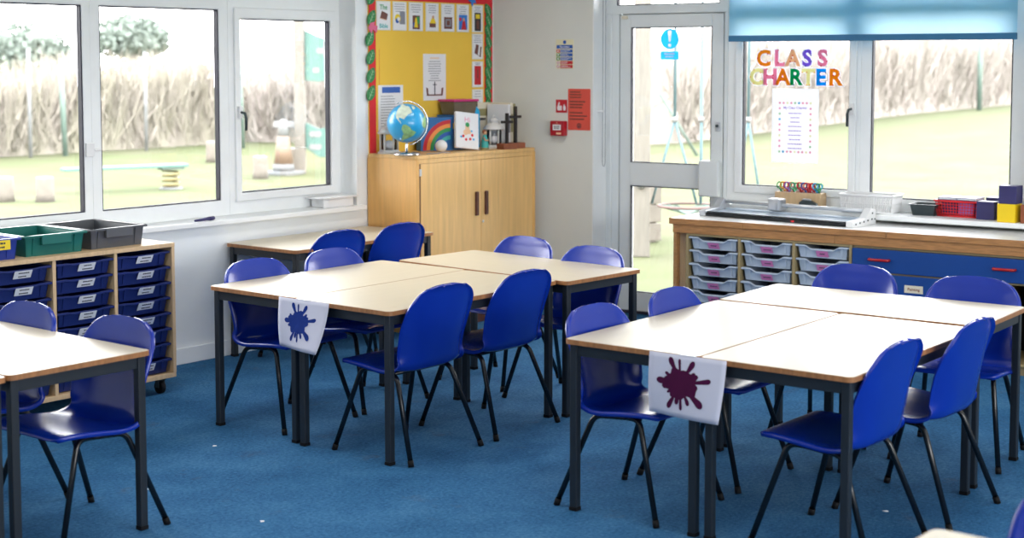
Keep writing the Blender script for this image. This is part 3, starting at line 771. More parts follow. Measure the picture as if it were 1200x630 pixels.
# things on the window sill
SZ = 0.750
m = MB().box(0, 0.255, 0, 0.105, 0, 0.070); 
tb = thing('document_box', 'flat white box at the end of the window sill by the cupboard', 'box', (6.085, 6.335, SZ), R(0))
MB().prism([(0.0, 0.01), (0.03, 0.0), (0.235, 0.0), (0.235, 0.115), (0.0, 0.115)], 0, 0.052).build('box_body', M['white_plastic'], tb, bevel=0.006)
MB().prism([(-0.04, 0.03), (0.02, -0.012), (0.262, -0.012), (0.262, 0.13), (-0.04, 0.13)], 0.053, 0.062).build('lid', M['white_plastic'], tb, bevel=0.003)
t = thing('marker_pen', 'dark purple marker pen lying on the white window sill', 'pen', (5.20, 6.325, SZ+0.011), R(14))
MB().tube([(-0.10, 0, 0), (0.02, 0, 0)], 0.006, 10, r2=0.010).build('barrel', M['navy_foam'], t)
MB().tube([(0.021, 0, 0), (0.062, 0, 0)], 0.011, 10).build('cap', M['navy_foam'], t)

# ------------------------------------------------------------------ cupboard in the corner
CX0, CX1, CY0, CY1, CZ = 6.432, 7.552, 5.93, 6.33, 1.055
cb = thing('cupboard', 'honey beech two door cupboard in the corner under the yellow board', 'cupboard', ((CX0+CX1)/2, (CY0+CY1)/2, 0))
cw = (CX1-CX0)/2; cd = (CY1-CY0)/2
MB().prism(rrect(-cw, cw, -cd, cd, 0.012), CZ-0.022, CZ).build('top_panel', M['beech'], cb, bevel=0.003)
MB().box(-cw, -cw+0.024, -cd, cd, 0.0, CZ-0.022).build('side_panel', M['beech_side'], cb, bevel=0.003)
MB().box(cw-0.024, cw, -cd, cd, 0.0, CZ-0.022).build('side_panel', M['beech_side'], cb, bevel=0.006)
MB().box(-cw+0.024, cw-0.024, cd-0.01, cd, 0.06, CZ-0.022).build('back_panel', M['beech'], cb)
MB().box(-cw+0.024, cw-0.024, -cd+0.004, -cd+0.026, CZ-0.048, CZ-0.0225).build('top_rail', M['beech'], cb)
MB().box(-cw+0.024, cw-0.024, -cd+0.02, cd-0.012, 0.0, 0.065).build('plinth', M['dark_wood'], cb)
MB().box(-cw+0.024, cw-0.024, -cd+0.045, cd-0.012, 0.066, 0.084).build('base_panel', M['beech'], cb)
dz0, dz1 = 0.070, CZ-0.050
xm = 7.016-(CX0+CX1)/2
d1 = MB().box(-cw+0.038, xm-0.0015, -cd+0.003, -cd+0.022, dz0, dz1).build('door', M['beech'], cb, bevel=0.002)
d2 = MB().box(xm+0.0015, cw-0.026, -cd+0.003, -cd+0.022, dz0, dz1).build('door', M['beech'], cb, bevel=0.002)
for d, x in ((d1, xm-0.045), (d2, xm+0.045)):
    hd_ = MB(); hd_.box(x-0.014, x+0.014, -cd-0.010, -cd+0.006, 0.665, 0.812); hd_.build('handle', M['dark_wood'], d, bevel=0.005)
kx = xm+0.018
MB().lathe([(0.008, 0), (0.008, 0.003), (0.004, 0.004)], 0, 0, 12).build('keyhole', M['steel'], d2, (kx, -cd+0.004, 0.625), rot=(R(90), 0, 0))
MB().box(-cw+0.0245, -cw+0.0375, -cd+0.005, -cd+0.024, dz0, dz1).build('slot_shade_strip', M['dark_wood'], cb)  # dark strip painted in for the shaded slot beside the door
hg = MB(); hg.box(-cw+0.022, -cw+0.040, -cd-0.004, -cd+0.008, 0.935, 0.975); hg.build('hinge', M['steel'], d1, bevel=0.002)

# ------------------------------------------------------------------ display board
BY = WY
bd = thing('display_board', 'yellow display board with a red border on the wall above the cupboard', 'board', (7.005, BY, 1.055))
MB().box(-0.553, 0.590, -0.012, -0.001, 0.0, 1.06).build('backing_paper', M['board_yellow'], bd)
r_ = MB(); r_.ring(rect(-0.555, 0.592, -0.005, 1.065), rect(-0.500, 0.512, -0.004, 0.917), -0.015, -0.012, 'y'); r_.build('border_strip', M['board_red'], bd)
MB().box(-0.470, -0.466, -0.0135, -0.012, 0.10, 0.62).build('paper_join', M['orange'], bd)
# cards along the top and down the side
YC = BY-0.0125
def card(x0, x1, z0, z1, label, pics, title=None, lines=(0.62, 0.95), cat='card', grp='small picture cards on the yellow board', nl=4):
    t = thing('picture_card', label, cat, ((x0+x1)/2, YC-0.003, z0), 0, grp)
    w_, h_ = x1-x0, z1-z0
    MB().box(-w_/2, w_/2, 0.0, 0.003, 0, h_).build('laminate_border', M['wall_grey'], t)
    MB().box(-w_/2+0.006, w_/2-0.006, -0.0006, 0, 0.006, h_-0.006).build('paper', M['paper'], t)
    if lines:
        p = MB(); print_lines(p, -w_/2+0.014, w_/2-0.014, h_*lines[0], h_*lines[1], nl, 0.004, -0.0006, random.Random(int(x0*997+z0*131)), True); p.build('print', M['ink_grey'], t)
    for k, (nm, shp, mm) in enumerate(pics):
        p = MB(); shp(p, w_, h_); p.v = [(a, b-0.0003*k, c) for a, b, c in p.v]; p.build(nm, M[mm], t)
    return t
def pb(x0, x1, z0, z1):
    return lambda p, w_, h_: p.box(x0*w_, x1*w_, -0.0013, -0.0006, z0*h_, z1*h_)
def pq(*pts):
    return lambda p, w_, h_: p.prism([(x*w_, z*h_) for x, z in pts], -0.0013, -0.0006, 'y')
def pd(x, z, r):
    return lambda p, w_, h_: p.disc((x*w_, -0.0006, z*h_), r*w_, 'y', 14, 0.0007)
ZT0, ZT1 = 1.790, 1.965
book_tilt = pq((-0.25, 0.42), (0.22, 0.36), (0.30, 0.56), (-0.12, 0.66))
t = card(6.512, 6.634, ZT0, ZT1, 'title card reading The Bible in green over and under a brown book', [('picture', book_tilt, 'brown_card'), ('picture', pq((-0.28, 0.40), (0.20, 0.335), (0.22, 0.36), (-0.25, 0.425)), 'skin_tone')], lines=None)
for wrd, z in (('The', 0.71), ('Bible', 0.075)):
    mb = text_mb(wrd, 0.042 if wrd == 'The' else 0.038, 0.0008, 0.0006); mb.v = [(x, y-0.0006, zz+z*(ZT1-ZT0)) for x, y, zz in mb.v]
    mb.build('lettering', M['green'] if wrd == 'The' else M['teal'], t)
card(6.654, 6.776, ZT0, ZT1, 'picture card with a grey block and a round yellow and blue figure', [('picture', pb(0.0, 0.38, 0.22, 0.66), 'ink_grey'), ('picture', pd(-0.16, 0.42, 0.21), 'label_yellow'), ('picture', pd(-0.19, 0.34, 0.13), 'sign_blue'), ('picture', pd(-0.10, 0.40, 0.10), 'paper')])
card(6.797, 6.924, ZT0, ZT1, 'picture card with a stained glass style panel of blue, green and yellow', [('picture', pb(-0.25, 0.27, 0.06, 0.54), 'brown_card'), ('picture', pb(-0.2, 0.0, 0.12, 0.3), 'sign_blue'), ('picture', pb(0.02, 0.22, 0.25, 0.5), 'green'), ('picture', pq((-0.15, 0.12), (0.12, 0.12), (0.04, 0.46), (-0.06, 0.46)), 'label_yellow')])
card(6.950, 7.070, ZT0, ZT1, 'picture card with a figure in yellow behind a brown chest', [('picture', pb(-0.22, 0.26, 0.14, 0.30), 'brown_card'), ('picture', pq((-0.2, 0.28), (0.28, 0.28), (0.14, 0.46), (-0.06, 0.46)), 'label_yellow'), ('picture', pd(0.05, 0.50, 0.09), 'skin_tone')])
card(7.095, 7.219, ZT0, ZT1, 'picture card with a square brown carved book cover', [('picture', pb(-0.30, 0.32, 0.10, 0.52), 'brown_card'), ('picture', pb(-0.20, 0.22, 0.18, 0.45), 'ink_grey'), ('picture', pb(-0.10, 0.13, 0.23, 0.40), 'brown_card')])
card(7.242, 7.360, ZT0, ZT1, 'picture card with a red robed figure on bright blue', [('picture', pb(-0.33, 0.35, 0.08, 0.62), 'sky_blue'), ('picture', pq((-0.15, 0.08), (0.28, 0.08), (0.16, 0.40), (-0.02, 0.40)), 'sign_red'), ('picture', pd(0.06, 0.45, 0.09), 'skin_tone'), ('picture', pd(-0.22, 0.46, 0.10), 'red_dot')])
card(7.392, 7.500, ZT0, ZT1, 'picture card with a black and gold book at the end of the top row', [('picture', pb(-0.28, 0.30, 0.05, 0.72), 'ink'), ('picture', pb(-0.18, 0.20, 0.50, 0.66), 'label_yellow'), ('picture', pb(-0.10, 0.12, 0.12, 0.44), 'brown_card')], nl=3, lines=(0.75, 0.95))
card(7.392, 7.500, 1.616, 1.782, 'picture card with a dark leaning book, just under the corner of the board', [('picture', pq((-0.30, 0.25), (0.28, 0.08), (0.36, 0.48), (-0.14, 0.60)), 'brown_card'), ('picture', pq((0.0, 0.18), (0.16, 0.13), (0.24, 0.52), (0.10, 0.56)), 'label_white')])
card(7.392, 7.500, 1.436, 1.604, 'picture card with a plain deep red book cover', [('picture', pb(-0.30, 0.30, 0.10, 0.82), 'sign_red'), ('picture', pb(-0.05, 0.05, 0.35, 0.68), 'brown_card')], lines=(0.85, 0.96), nl=2)
card(7.392, 7.500, 1.300, 1.424, 'lowest picture card of the column, half behind the pink lidded box', [('picture', pd(-0.1, 0.28, 0.12), 'brown_card'), ('picture', pd(0.12, 0.25, 0.10), 'azure')], lines=(0.55, 0.95), nl=3)
def sheet(name, label, x0, x1, z0, z1, y, build):
    t = thing(name, label, 'poster', ((x0+x1)/2, y, z0)); w_, h_ = x1-x0, z1-z0
    MB().box(-w_/2, w_/2, 0.0, 0.002, 0, h_).build('sheet', M['paper'], t)
    build(t, w_, h_); return t
def b1(t, w_, h_):
    p = MB(); print_lines(p, -w_*0.30, w_*0.30, h_*0.40, h_*0.86, 9, 0.0045, -0.0002, random.Random(5), True); p.build('print', M['ink_grey'], t)
    p = MB(); print_lines(p, -w_*0.22, w_*0.22, h_*0.88, h_*0.94, 1, 0.008, -0.0002, random.Random(6), True); p.build('heading', M['peach'], t)
    p = MB(); p.prism([(-0.35*w_, 0.10*h_), (0.35*w_, 0.10*h_), (0.38*w_, 0.28*h_), (0.30*w_, 0.26*h_), (0.28*w_, 0.13*h_), (-0.28*w_, 0.13*h_), (-0.30*w_, 0.26*h_), (-0.38*w_, 0.28*h_)], -0.0010, -0.0002, 'y')
    p.build('drawing', M['brown_card'], t)
    p = MB(); p.box(-0.004, 0.004, -0.0012, -0.0002, 0.12*h_, 0.40*h_); p.box(-0.018, 0.018, -0.0012, -0.0002, 0.33*h_, 0.345*h_); p.build('drawing', M['ink'], t)
sheet('notice_sheet', 'white sheet with a drawn open book in the middle of the yellow board', 6.926, 7.137, 1.360, 1.650, YC-0.002, b1)
def b2(t, w_, h_):
    MB().box(-w_*0.35, w_*0.38, -0.0010, 0.0, h_*0.84, h_*0.96).build('heading', M['sign_blue'], t)
    p = MB(); print_lines(p, -w_*0.40, w_*0.36, h_*0.08, h_*0.80, 13, 0.0045, -0.0002, random.Random(8)); p.build('print', M['ink_grey'], t)
sheet('notice_sheet', 'white sheet with a blue heading at the lower corner of the yellow board', 6.525, 6.742, 1.165, 1.460, YC-0.002, b2)
# leaves along the border
def leaf_mesh():
    pts = [(0, -0.050), (0.022, -0.034), (0.031, -0.012), (0.030, 0.010), (0.020, 0.032), (0.006, 0.047), (0, 0.050), (-0.012, 0.042), (-0.026, 0.020), (-0.031, -0.004), (-0.026, -0.028), (-0.012, -0.044)]
    b = MB(); b.prism(pts, -0.003, 0.0, 'y'); return b.mesh('leaf', M['leaf_green'])
def vein_mesh():
    b = MB(); b.prism([(-0.0022, -0.040), (0.0022, -0.040), (0.0012, 0.034), (-0.0012, 0.034)], -0.0040, -0.003, 'y')
    for z in (-0.02, 0.0, 0.018):
        for s in (-1, 1): b.prism([(0, z), (s*0.016, z+0.014), (s*0.016, z+0.0155), (0, z+0.003)][::s], -0.0038, -0.003, 'y')
    return b.mesh('vein', M['leaf_vein'])
LM, VM = leaf_mesh(), vein_mesh()
def leaf(x, z, tilt, label, sc=1.0):
    t = bpy.data.objects.new('leaf_cutout', LM); COL.objects.link(t); t.location = (x, BY-0.0155, z); t.rotation_euler = (0, R(tilt), 0)
    t.scale = (sc, 1, sc)
    tag(t, label, 'leaf', 'green paper leaves round the board')
    v = bpy.data.objects.new('vein', VM); COL.objects.link(v); v.parent = t
ordl = ['topmost', 'second', 'third', 'fourth', 'fifth', 'sixth', 'seventh', 'eighth', 'ninth', 'tenth', 'eleventh']
for i, (x, z) in enumerate(((6.468, 1.985), (6.470, 1.862), (6.455, 1.740), (6.462, 1.630), (6.462, 1.520), (6.462, 1.415))):
    leaf(x, z, 28, 'green paper leaf on the window side of the board, %s from the top' % ordl[i], 1.05)
for i in range(10):
    leaf(7.548+0.006*(i % 2), 1.935-0.068*i, -28, 'green paper leaf on the corner side of the board, %s from the top' % ordl[i], 0.95)
b = MB(); b.prism([(-0.040, 0.0), (-0.01, -0.032), (0.0, -0.008), (0.034, -0.028), (0.040, 0.012), (0.012, 0.016), (0.016, 0.036), (-0.016, 0.030)], -0.004, 0, 'y')
tag(b.build('butterfly_cutout', M['pink_striped'], None, (6.474, BY-0.0195, 1.802)), 'pink paper butterfly among the leaves on the red border', 'butterfly')
b = MB(); b.prism([(-0.04, 0.006), (-0.012, -0.004), (-0.004, -0.032), (0.014, -0.004), (0.036, -0.012), (0.026, 0.018), (0.034, 0.036), (0.004, 0.026), (-0.02, 0.034)], -0.004, 0, 'y')
tag(b.build('bird_cutout', M['sky_blue'], None, (7.388, BY-0.0195, 1.985)), 'blue paper bird at the top of the red border', 'bird')

# ------------------------------------------------------------------ things on the cupboard
T = CZ
def lantern(x, y, label, s=1.0):
    t = thing('lantern', label, 'lantern', (x, y, T), R(12), 'white lanterns on the cupboard')
    MB().lathe([(0.068*s, 0), (0.070*s, 0.010*s), (0.060*s, 0.016*s), (0.058*s, 0.022*s)], 0, 0, 8, False).build('base', M['lantern'], t)
    for k in range(6):
        a = R(60*k); MB().tube([(0.052*s*math.cos(a), 0.052*s*math.sin(a), 0.022*s), (0.052*s*math.cos(a), 0.052*s*math.sin(a), 0.118*s)], 0.0055*s, 6).build('post', M['lantern'], t)
    MB().lathe([(0.066*s, 0.118*s), (0.070*s, 0.124*s), (0.045*s, 0.152*s), (0.028*s, 0.158*s), (0.028*s, 0.170*s), (0.034*s, 0.172*s), (0.020*s, 0.186*s), (0.006*s, 0.190*s)], 0, 0, 12).build('roof', M['lantern'], t)
    MB().tube([(0.018*s*math.cos(R(q)), 0, 0.192*s+0.016*s*math.sin(R(q))) for q in range(-20, 201, 20)], 0.002*s, 6).build('handle', M['lantern'], t)
    MB().lathe([(0.046*s, 0.024*s), (0.046*s, 0.116*s)], 0, 0, 18).build('glass_cylinder', M['glass'], t)
    MB().lathe([(0.022*s, 0.0225*s), (0.022*s, 0.075*s), (0.003*s, 0.080*s)], 0, 0, 12).build('candle', M['paper'], t)
lantern(6.505, 6.22, 'white lantern behind the globe on the beech cupboard')
lantern(7.335, 6.095, 'white lantern in front of the upright books on the cupboard', 1.0)
# globe
g = thing('globe', 'bright blue globe on a polished stand on the beech cupboard', 'globe', (6.455, 6.03, T))
MB().lathe([(0.078, 0), (0.080, 0.006), (0.074, 0.014), (0.020, 0.018), (0.008, 0.022), (0.007, 0.085), (0.011, 0.090)], 0, 0, 28).build('stand', M['chrome'], g)
GR = 0.115; gc = Vector((0, 0, 0.188))
ball = MB().sphere((0, 0, 0), GR, 36, 20).build('ball', M['globe_sea'], g, gc, rot=(R(8), R(18), R(-68)))
def inside(p, poly):
    c = False; n = len(poly)
    for i in range(n):
        (x1, y1), (x2, y2) = poly[i], poly[i-1]
        if (y1 > p[1]) != (y2 > p[1]) and p[0] < (x2-x1)*(p[1]-y1)/(y2-y1)+x1: c = not c
    return c
LAND = {'globe_land': [[(-80, 8), (-72, 12), (-60, 8), (-50, 0), (-35, -6), (-39, -17), (-48, -26), (-58, -36), (-65, -42), (-68, -54), (-74, -50), (-72, -30), (-71, -18), (-80, -6)],
                       [(-16, 14), (-16, 22), (-6, 35), (10, 37), (32, 31), (43, 12), (51, 11), (40, -5), (40, -16), (33, -26), (27, -34), (18, -34), (12, -18), (9, 3), (-7, 5)]],
        'globe_ice': [[(-165, 66), (-125, 70), (-80, 73), (-62, 60), (-56, 52), (-68, 45), (-76, 36), (-81, 26), (-97, 26), (-97, 20), (-87, 15), (-84, 10), (-92, 14), (-105, 20), (-116, 31), (-124, 42), (-132, 56)],
                      [(-50, 62), (-22, 70), (-20, 80), (-60, 80)]]}
for mm, polys in LAND.items():
    lb = MB(); st = 2.5
    for poly in polys:
        la = -60
        while la < 85:
            lo = -170
            while lo < 60:
                if inside((lo+st/2, la+st/2), poly):
                    v = []
                    for a, c in ((lo, la), (lo+st, la), (lo+st, la+st), (lo, la+st)):
                        v.append((GR*1.004*math.cos(R(c))*math.cos(R(a)), GR*1.004*math.cos(R(c))*math.sin(R(a)), GR*1.004*math.sin(R(c))))
                    lb.add(v, [(0, 1, 2, 3)], True)
                lo += st
            la += st
    lb.build('continent', M[mm], ball)
arc = [(0.128*math.cos(R(q)), 0, 0.128*math.sin(R(q))) for q in range(-100, 101, 10)]
ax = MB().tube(arc, 0.0035, 8); ax.build('meridian_arm', M['chrome'], g, gc, rot=(0, R(-18), R(-32)))
MB().lathe([(0.010, -0.133), (0.010, 0.0)], 0, 0, 10).build('axis_stem', M['chrome'], g, (0, 0, 0.188-0.0), rot=(0, 0, 0)) if False else None
# white ball
b = MB().sphere((0, 0, 0.037), 0.037, 24, 14)
tag(b.build('ball', M['white_plastic'], None, (6.815, 6.08, T)), 'small plain white ball in front of the rainbow file', 'ball')
# rainbow file and blue box files
def slab(name, w_, d_, h_, m, parent, loc=(0, 0, 0), rz=0, bev=0.002): return MB().box(-w_/2, w_/2, -d_/2, d_/2, 0, h_).build(name, m, parent, loc, rz, bevel=bev)
t = thing('box_file', 'blue box file with a painted rainbow facing the room', 'file', (6.905, 6.215, T), R(-24))
slab('cover', 0.215, 0.075, 0.205, M['file_blue'], t)
cols = ['orange', 'red_dot', 'amber', 'label_yellow', 'green', 'emerald', 'azure', 'navy_foam']
for k in range(5):
    ro = 0.185-0.024*k; ri = ro-0.024
    p = [(0.09-ro*math.cos(R(q)), 0.004+ro*math.sin(R(q))) for q in range(0, 91, 9)]
    q_ = [(0.09-ri*math.cos(R(q)), 0.004+ri*math.sin(R(q))) for q in range(0, 91, 9)]
    mb = MB(); n = len(p)
    for i in range(n-1): mb.prism([p[i], q_[i], q_[i+1], p[i+1]], -0.0385, -0.0374, 'y')
    mb.build('rainbow_band', M[['sign_red', 'orange', 'green', 'sign_blue', 'teal'][k]], t)
for k, (x, y, lab) in enumerate(((7.064, 6.235, 'blue box file standing behind the leaning white book'), (7.144, 6.235, 'blue box file between the white book and another file, yellow mark on its spine'), (7.224, 6.235, 'blue box file half hidden by the small figurine'))):
    t = thing('box_file', lab, 'file', (x, y, T), R(-4), 'plain blue box files on the cupboard')
    slab('cover', 0.078, 0.14, 0.215, M['file_blue'], t)
    p = MB().prism([(-0.039+0.002, 0.13), (0.037, 0.16), (0.037, 0.185), (-0.037, 0.165)], -0.0712, -0.0702, 'y'); p.build('spine_mark', M[['label_yellow', 'peach', 'amber'][k]], t)
# white leaning book
t = thing('book', 'white picture book leaning back against the blue files', 'book', (7.010, 6.045, T+0.0128), 0, rot=(R(-12), R(7), R(-18)))
slab('cover', 0.165, 0.022, 0.225, M['paper'], t)
a = MB()
for (x, z, r) in ((0, 0.13, 0.016), (-0.012, 0.10, 0.018), (0.012, 0.105, 0.016)): a.disc((x, -0.0112, z), r, 'y', 12)
a.build('picture', M['peach'], t)
a = MB()
for (x, z) in ((-0.03, 0.075), (0.02, 0.06), (0.035, 0.085), (-0.01, 0.055)): a.disc((x, -0.0112, z), 0.009, 'y', 10)
a.build('picture', M['red_dot'], t)
a = MB()
for (x, z) in ((-0.045, 0.07), (0.045, 0.06), (0.03, 0.11)): a.disc((x, -0.0112, z), 0.007, 'y', 10)
a.build('picture', M['azure'], t)
a = MB().disc((0, -0.0118, 0.148), 0.015, 'y', 12); a.build('picture', M['green'], t)
mb = text_mb('Hi', 0.045, 0.0008, 0.0004); shift(mb, 0, -0.0112, 0.165); mb.build('lettering', M['pink'], t)
# lidded box on top of the files
t = thing('storage_box', 'smoky plastic box with a pink lid resting on the blue files', 'box', (7.142, 6.225, T+0.2155), R(-3))
MB().hexa([(-0.092, -0.055, 0), (0.092, -0.055, 0), (0.092, 0.055, 0), (-0.092, 0.055, 0), (-0.106, -0.066, 0.082), (0.106, -0.066, 0.082), (0.106, 0.066, 0.082), (-0.106, 0.066, 0.082)]).build('box_body', M['box_clear'], t, bevel=0.004)
MB().box(-0.112, 0.112, -0.072, 0.072, 0.082, 0.096).build('lid', M['magenta'], t, bevel=0.004)
# figurine
t = thing('figurine', 'small painted figurine in a blue robe beside the white book', 'figurine', (7.185, 6.045, T), R(20))
MB().lathe([(0.024, 0), (0.025, 0.006), (0.022, 0.04), (0.018, 0.065), (0.012, 0.085), (0.008, 0.092)], 0, 0, 16).build('robe', M['teal'], t)
MB().sphere((0, 0, 0.105), 0.014, 14, 10).build('head', M['skin_tone'], t)
MB().sphere((0, 0.003, 0.109), 0.0145, 14, 10).build('hair', M['cross_base'], t)
MB().lathe([(0.026, 0), (0.026, 0.012)], 0, 0, 16).build('base', M['olive'], t)
for s in (-1, 1): MB().tube([(s*0.016, 0, 0.075), (s*0.024, -0.012, 0.058), (s*0.008, -0.022, 0.058)], 0.005, 8).build('arm', M['skin_tone'], t)
# bottle behind, on the files
t = thing('bottle', 'small blue bottle next to the pink lidded box', 'bottle', (7.298, 6.215, T), R(0))
MB().lathe([(0.024, 0.0), (0.026, 0.01), (0.026, 0.225), (0.020, 0.245), (0.010, 0.255), (0.010, 0.262)], 0, 0, 18).build('bottle_body', M['azure'], t)
MB().lathe([(0.012, 0.262), (0.012, 0.285)], 0, 0, 14).build('cap', M['black_plastic'], t)
# books upright
t = thing('box_folder', 'tall cream and olive folder standing against the wall behind the lantern', 'folder', (7.385, 6.262, T), R(-2))
slab('cover', 0.165, 0.045, 0.285, M['cream'], t)
MB().box(-0.078, 0.078, -0.0235, -0.0226, 0.20, 0.245).build('picture', M['olive'], t)
p = MB(); print_lines(p, -0.06, 0.06, 0.17, 0.19, 1, 0.016, -0.0228, random.Random(4), True); p.build('print', M['ink'], t)
for k, (x, h_, th_, mm, lab) in enumerate(((7.425, 0.275, 0.022, 'paper', 'white spined book standing next to the tall cream folder'), (7.4505, 0.285, 0.024, 'cream', 'cream spined book standing between a white and an olive one'), (7.476, 0.280, 0.022, 'olive', 'olive spined book at the end of the row by the corner'))):
    t = thing('book', lab, 'book', (x, 6.135, T), R(-2), 'books standing on the cupboard')
    MB().box(-th_/2, th_/2, -0.095, 0.085, 0, h_).build('cover', M[mm], t, bevel=0.002)
    MB().box(-th_/2+0.003, th_/2-0.003, -0.0958, -0.0950, h_*0.35, h_*0.75).build('spine_label', M[['ink_grey', 'olive', 'cream'][k]], t)
def cross(x, y, label, hh):
    t = thing('cross', label, 'cross', (x, y, T), R(-10), 'dark crosses on wooden bases')
    MB().box(-0.055, 0.055, -0.035, 0.035, 0, 0.036).build('base', M['cross_base'], t, bevel=0.003)
    c = MB(); c.box(-0.009, 0.009, -0.007, 0.007, 0.036, hh); c.box(-0.045, 0.045, -0.0065, 0.0065, hh*0.72, hh*0.72+0.016)
    c.build('cross_bars', M['cross_dark'], t)
cross(7.305, 5.965, 'dark cross on a brown block, nearer the lantern', 0.225)
cross(7.415, 5.985, 'taller dark cross on a brown block at the cupboard end', 0.265)
pl = MB().tube([(0, 0, 0.003), (0.05, 0.02, 0.004), (0.10, 0.0, 0.003), (0.15, 0.015, 0.006), (0.2, -0.01, 0.003)], 0.0025, 6)
tag(pl.build('wire', M['ink_grey'], None, (6.57, 5.975, T)), 'thin grey wire lying near the globe on the cupboard edge', 'wire')

# ------------------------------------------------------------------ signs on the grey wall
def dwthing(name, label, cat, s, n, z, grp=None): return thing(name, label, cat, DW(s, n, z), DWR, grp)
t = dwthing('fire_action_sign', 'fire action notice with blue and red bands high on the grey wall', 'sign', 0.555, -0.0005, 1.557)
MB().box(-0.065, 0.065, -0.003, 0, 0, 0.185).build('card', M['cream_card'], t)
MB().box(-0.060, 0.060, -0.0038, -0.003, 0.128, 0.150).build('title_band', M['sign_blue'], t)
MB().disc((0, -0.003, 0.168), 0.012, 'y', 16, 0.0008).build('mandatory_symbol', M['sign_blue'], t)
mb = text_mb('Fire action', 0.017, 0.0005, 0.0002); shift(mb, 0, -0.0039, 0.133); mb.build('lettering', M['paper'], t)
for k, (mm, sq) in enumerate((('sign_blue', 'sign_red'), ('sign_blue', 'sign_green'), ('sign_blue', 'sign_green'), ('sign_red', 'label_white'), ('sign_red', 'label_white'))):
    z = 0.102-0.0245*k
    MB().box(-0.032, 0.060, -0.0038, -0.003, z, z+0.020).build('band', M[mm], t)
    s_ = MB().box(-0.060, -0.036, -0.0038, -0.003, z, z+0.020).build('symbol', M[sq], t)
    if sq == 'label_white': MB().ring([(-0.048+0.009*math.cos(R(q)), z+0.010+0.009*math.sin(R(q))) for q in range(0, 360, 30)], [(-0.048+0.006*math.cos(R(q)), z+0.010+0.006*math.sin(R(q))) for q in range(0, 360, 30)], -0.0044, -0.0038, 'y').build('ring', M['sign_red'], s_)
    else: MB().box(-0.053, -0.043, -0.0044, -0.0038, z+0.005, z+0.015).build('mark', M['paper'], s_)
    p = MB(); print_lines(p, -0.026, 0.052, z+0.003, z+0.017, 2, 0.003, -0.0038, random.Random(k)); p.build('print', M['label_white'], t)
t = dwthing('notice_sheet', 'red paper notice printed in black, taped up beside the fire alarm point', 'notice', 0.664, -0.0008, 1.168)
MB().box(-0.083, 0.083, -0.0015, 0, 0, 0.262).build('sheet', M['red_paper'], t)
p = MB()
for z0, z1, n in ((0.20, 0.25, 3), (0.135, 0.19, 3), (0.06, 0.12, 3)): print_lines(p, -0.068, 0.068, z0, z1, n, 0.0085, -0.0016, random.Random(int(z0*1000)))
p.build('print', M['brown_card'], t)
MB().ring([(0.016*math.cos(R(q)), 0.028+0.016*math.sin(R(q))) for q in range(0, 360, 24)], [(0.012*math.cos(R(q)), 0.028+0.012*math.sin(R(q))) for q in range(0, 360, 24)], -0.0022, -0.0015, 'y').build('round_symbol', M['ink'], t)
MB().prism([(-0.008, 0.020), (0.008, 0.020), (0.0, 0.038)], -0.0022, -0.0015, 'y').build('symbol_mark', M['ink'], t)
t = dwthing('alarm_sign', 'small red sign with a white pressing hand above the alarm point', 'sign', 0.532, -0.0005, 1.277)
MB().box(-0.042, 0.042, -0.002, 0, 0, 0.083).build('card', M['sign_red'], t)
hnd = MB(); hnd.prism(rrect(-0.032, -0.006, 0.014, 0.044, 0.008, 3), -0.0028, -0.002, 'y')
for k in range(4): hnd.prism(rrect(-0.012, 0.004, 0.0145+0.0078*k, 0.021+0.0078*k, 0.003, 2), -0.0029, -0.0021, 'y')
hnd.prism([(-0.03, 0.040), (-0.018, 0.040), (-0.012, 0.066), (-0.020, 0.068)], -0.0028, -0.002, 'y')
hnd.build('hand_symbol', M['paper'], t)
fm = MB(); fm.prism([(0.014, 0.014), (0.030, 0.014), (0.033, 0.034), (0.027, 0.048), (0.028, 0.034), (0.021, 0.056), (0.013, 0.038)], -0.0028, -0.002, 'y'); fm.build('flame_symbol', M['paper'], t)
t = dwthing('fire_alarm_point', 'dark red fire alarm call point box on the grey wall', 'alarm', 0.524, -0.0005, 1.130)
MB().box(-0.052, 0.052, -0.045, 0, 0, 0.095).build('housing', M['alarm_red'], t, bevel=0.005)
MB().box(-0.030, 0.030, -0.0465, -0.045, 0.036, 0.072).build('break_pane', M['label_white'], t)
p = MB(); print_lines(p, -0.022, 0.022, 0.044, 0.066, 2, 0.006, -0.0466, random.Random(2), True); p.build('print', M['ink'], t)
MB().box(-0.004, 0.032, -0.0462, -0.045, 0.010, 0.022).build('lower_label', M['peach'], t)
MB().disc((0.0, -0.045, 0.083), 0.004, 'y', 10, 0.001).build('lamp', M['peach'], t)
# blue sign on the door glass
t = dwthing('mandatory_sign', 'light blue round sign with a white exclamation mark on the door glass', 'sign', 1.208, 0.1845, 1.615)
bang = rrect(-0.0145, 0.0145, 0.108, 0.180, 0.008, 4); bang = [(x*(0.42+0.58*(z-0.108)/0.072), z) for x, z in bang]
spot = [(0.012*math.cos(R(q)), 0.088+0.012*math.sin(R(q))) for q in range(0, 360, 20)]
ro = [(0.064*math.cos(R(q)), 0.128+0.064*math.sin(R(q))) for q in range(0, 360, 10)]
curve_fill('disc', [ro, bang, spot], 0.0012, M['thin_sign_cyan'], t)
curve_fill('exclamation_mark', [bang, spot], 0.0008, M['paper_thin'], t)
MB().box(-0.062, 0.062, -0.0012, 0, 0.0, 0.050).build('caption_panel', M['thin_sign_cyan'], t)
p = MB(); print_lines(p, -0.048, 0.048, 0.008, 0.044, 2, 0.010, -0.0015, random.Random(11), True); p.build('print', M['paper'], t)
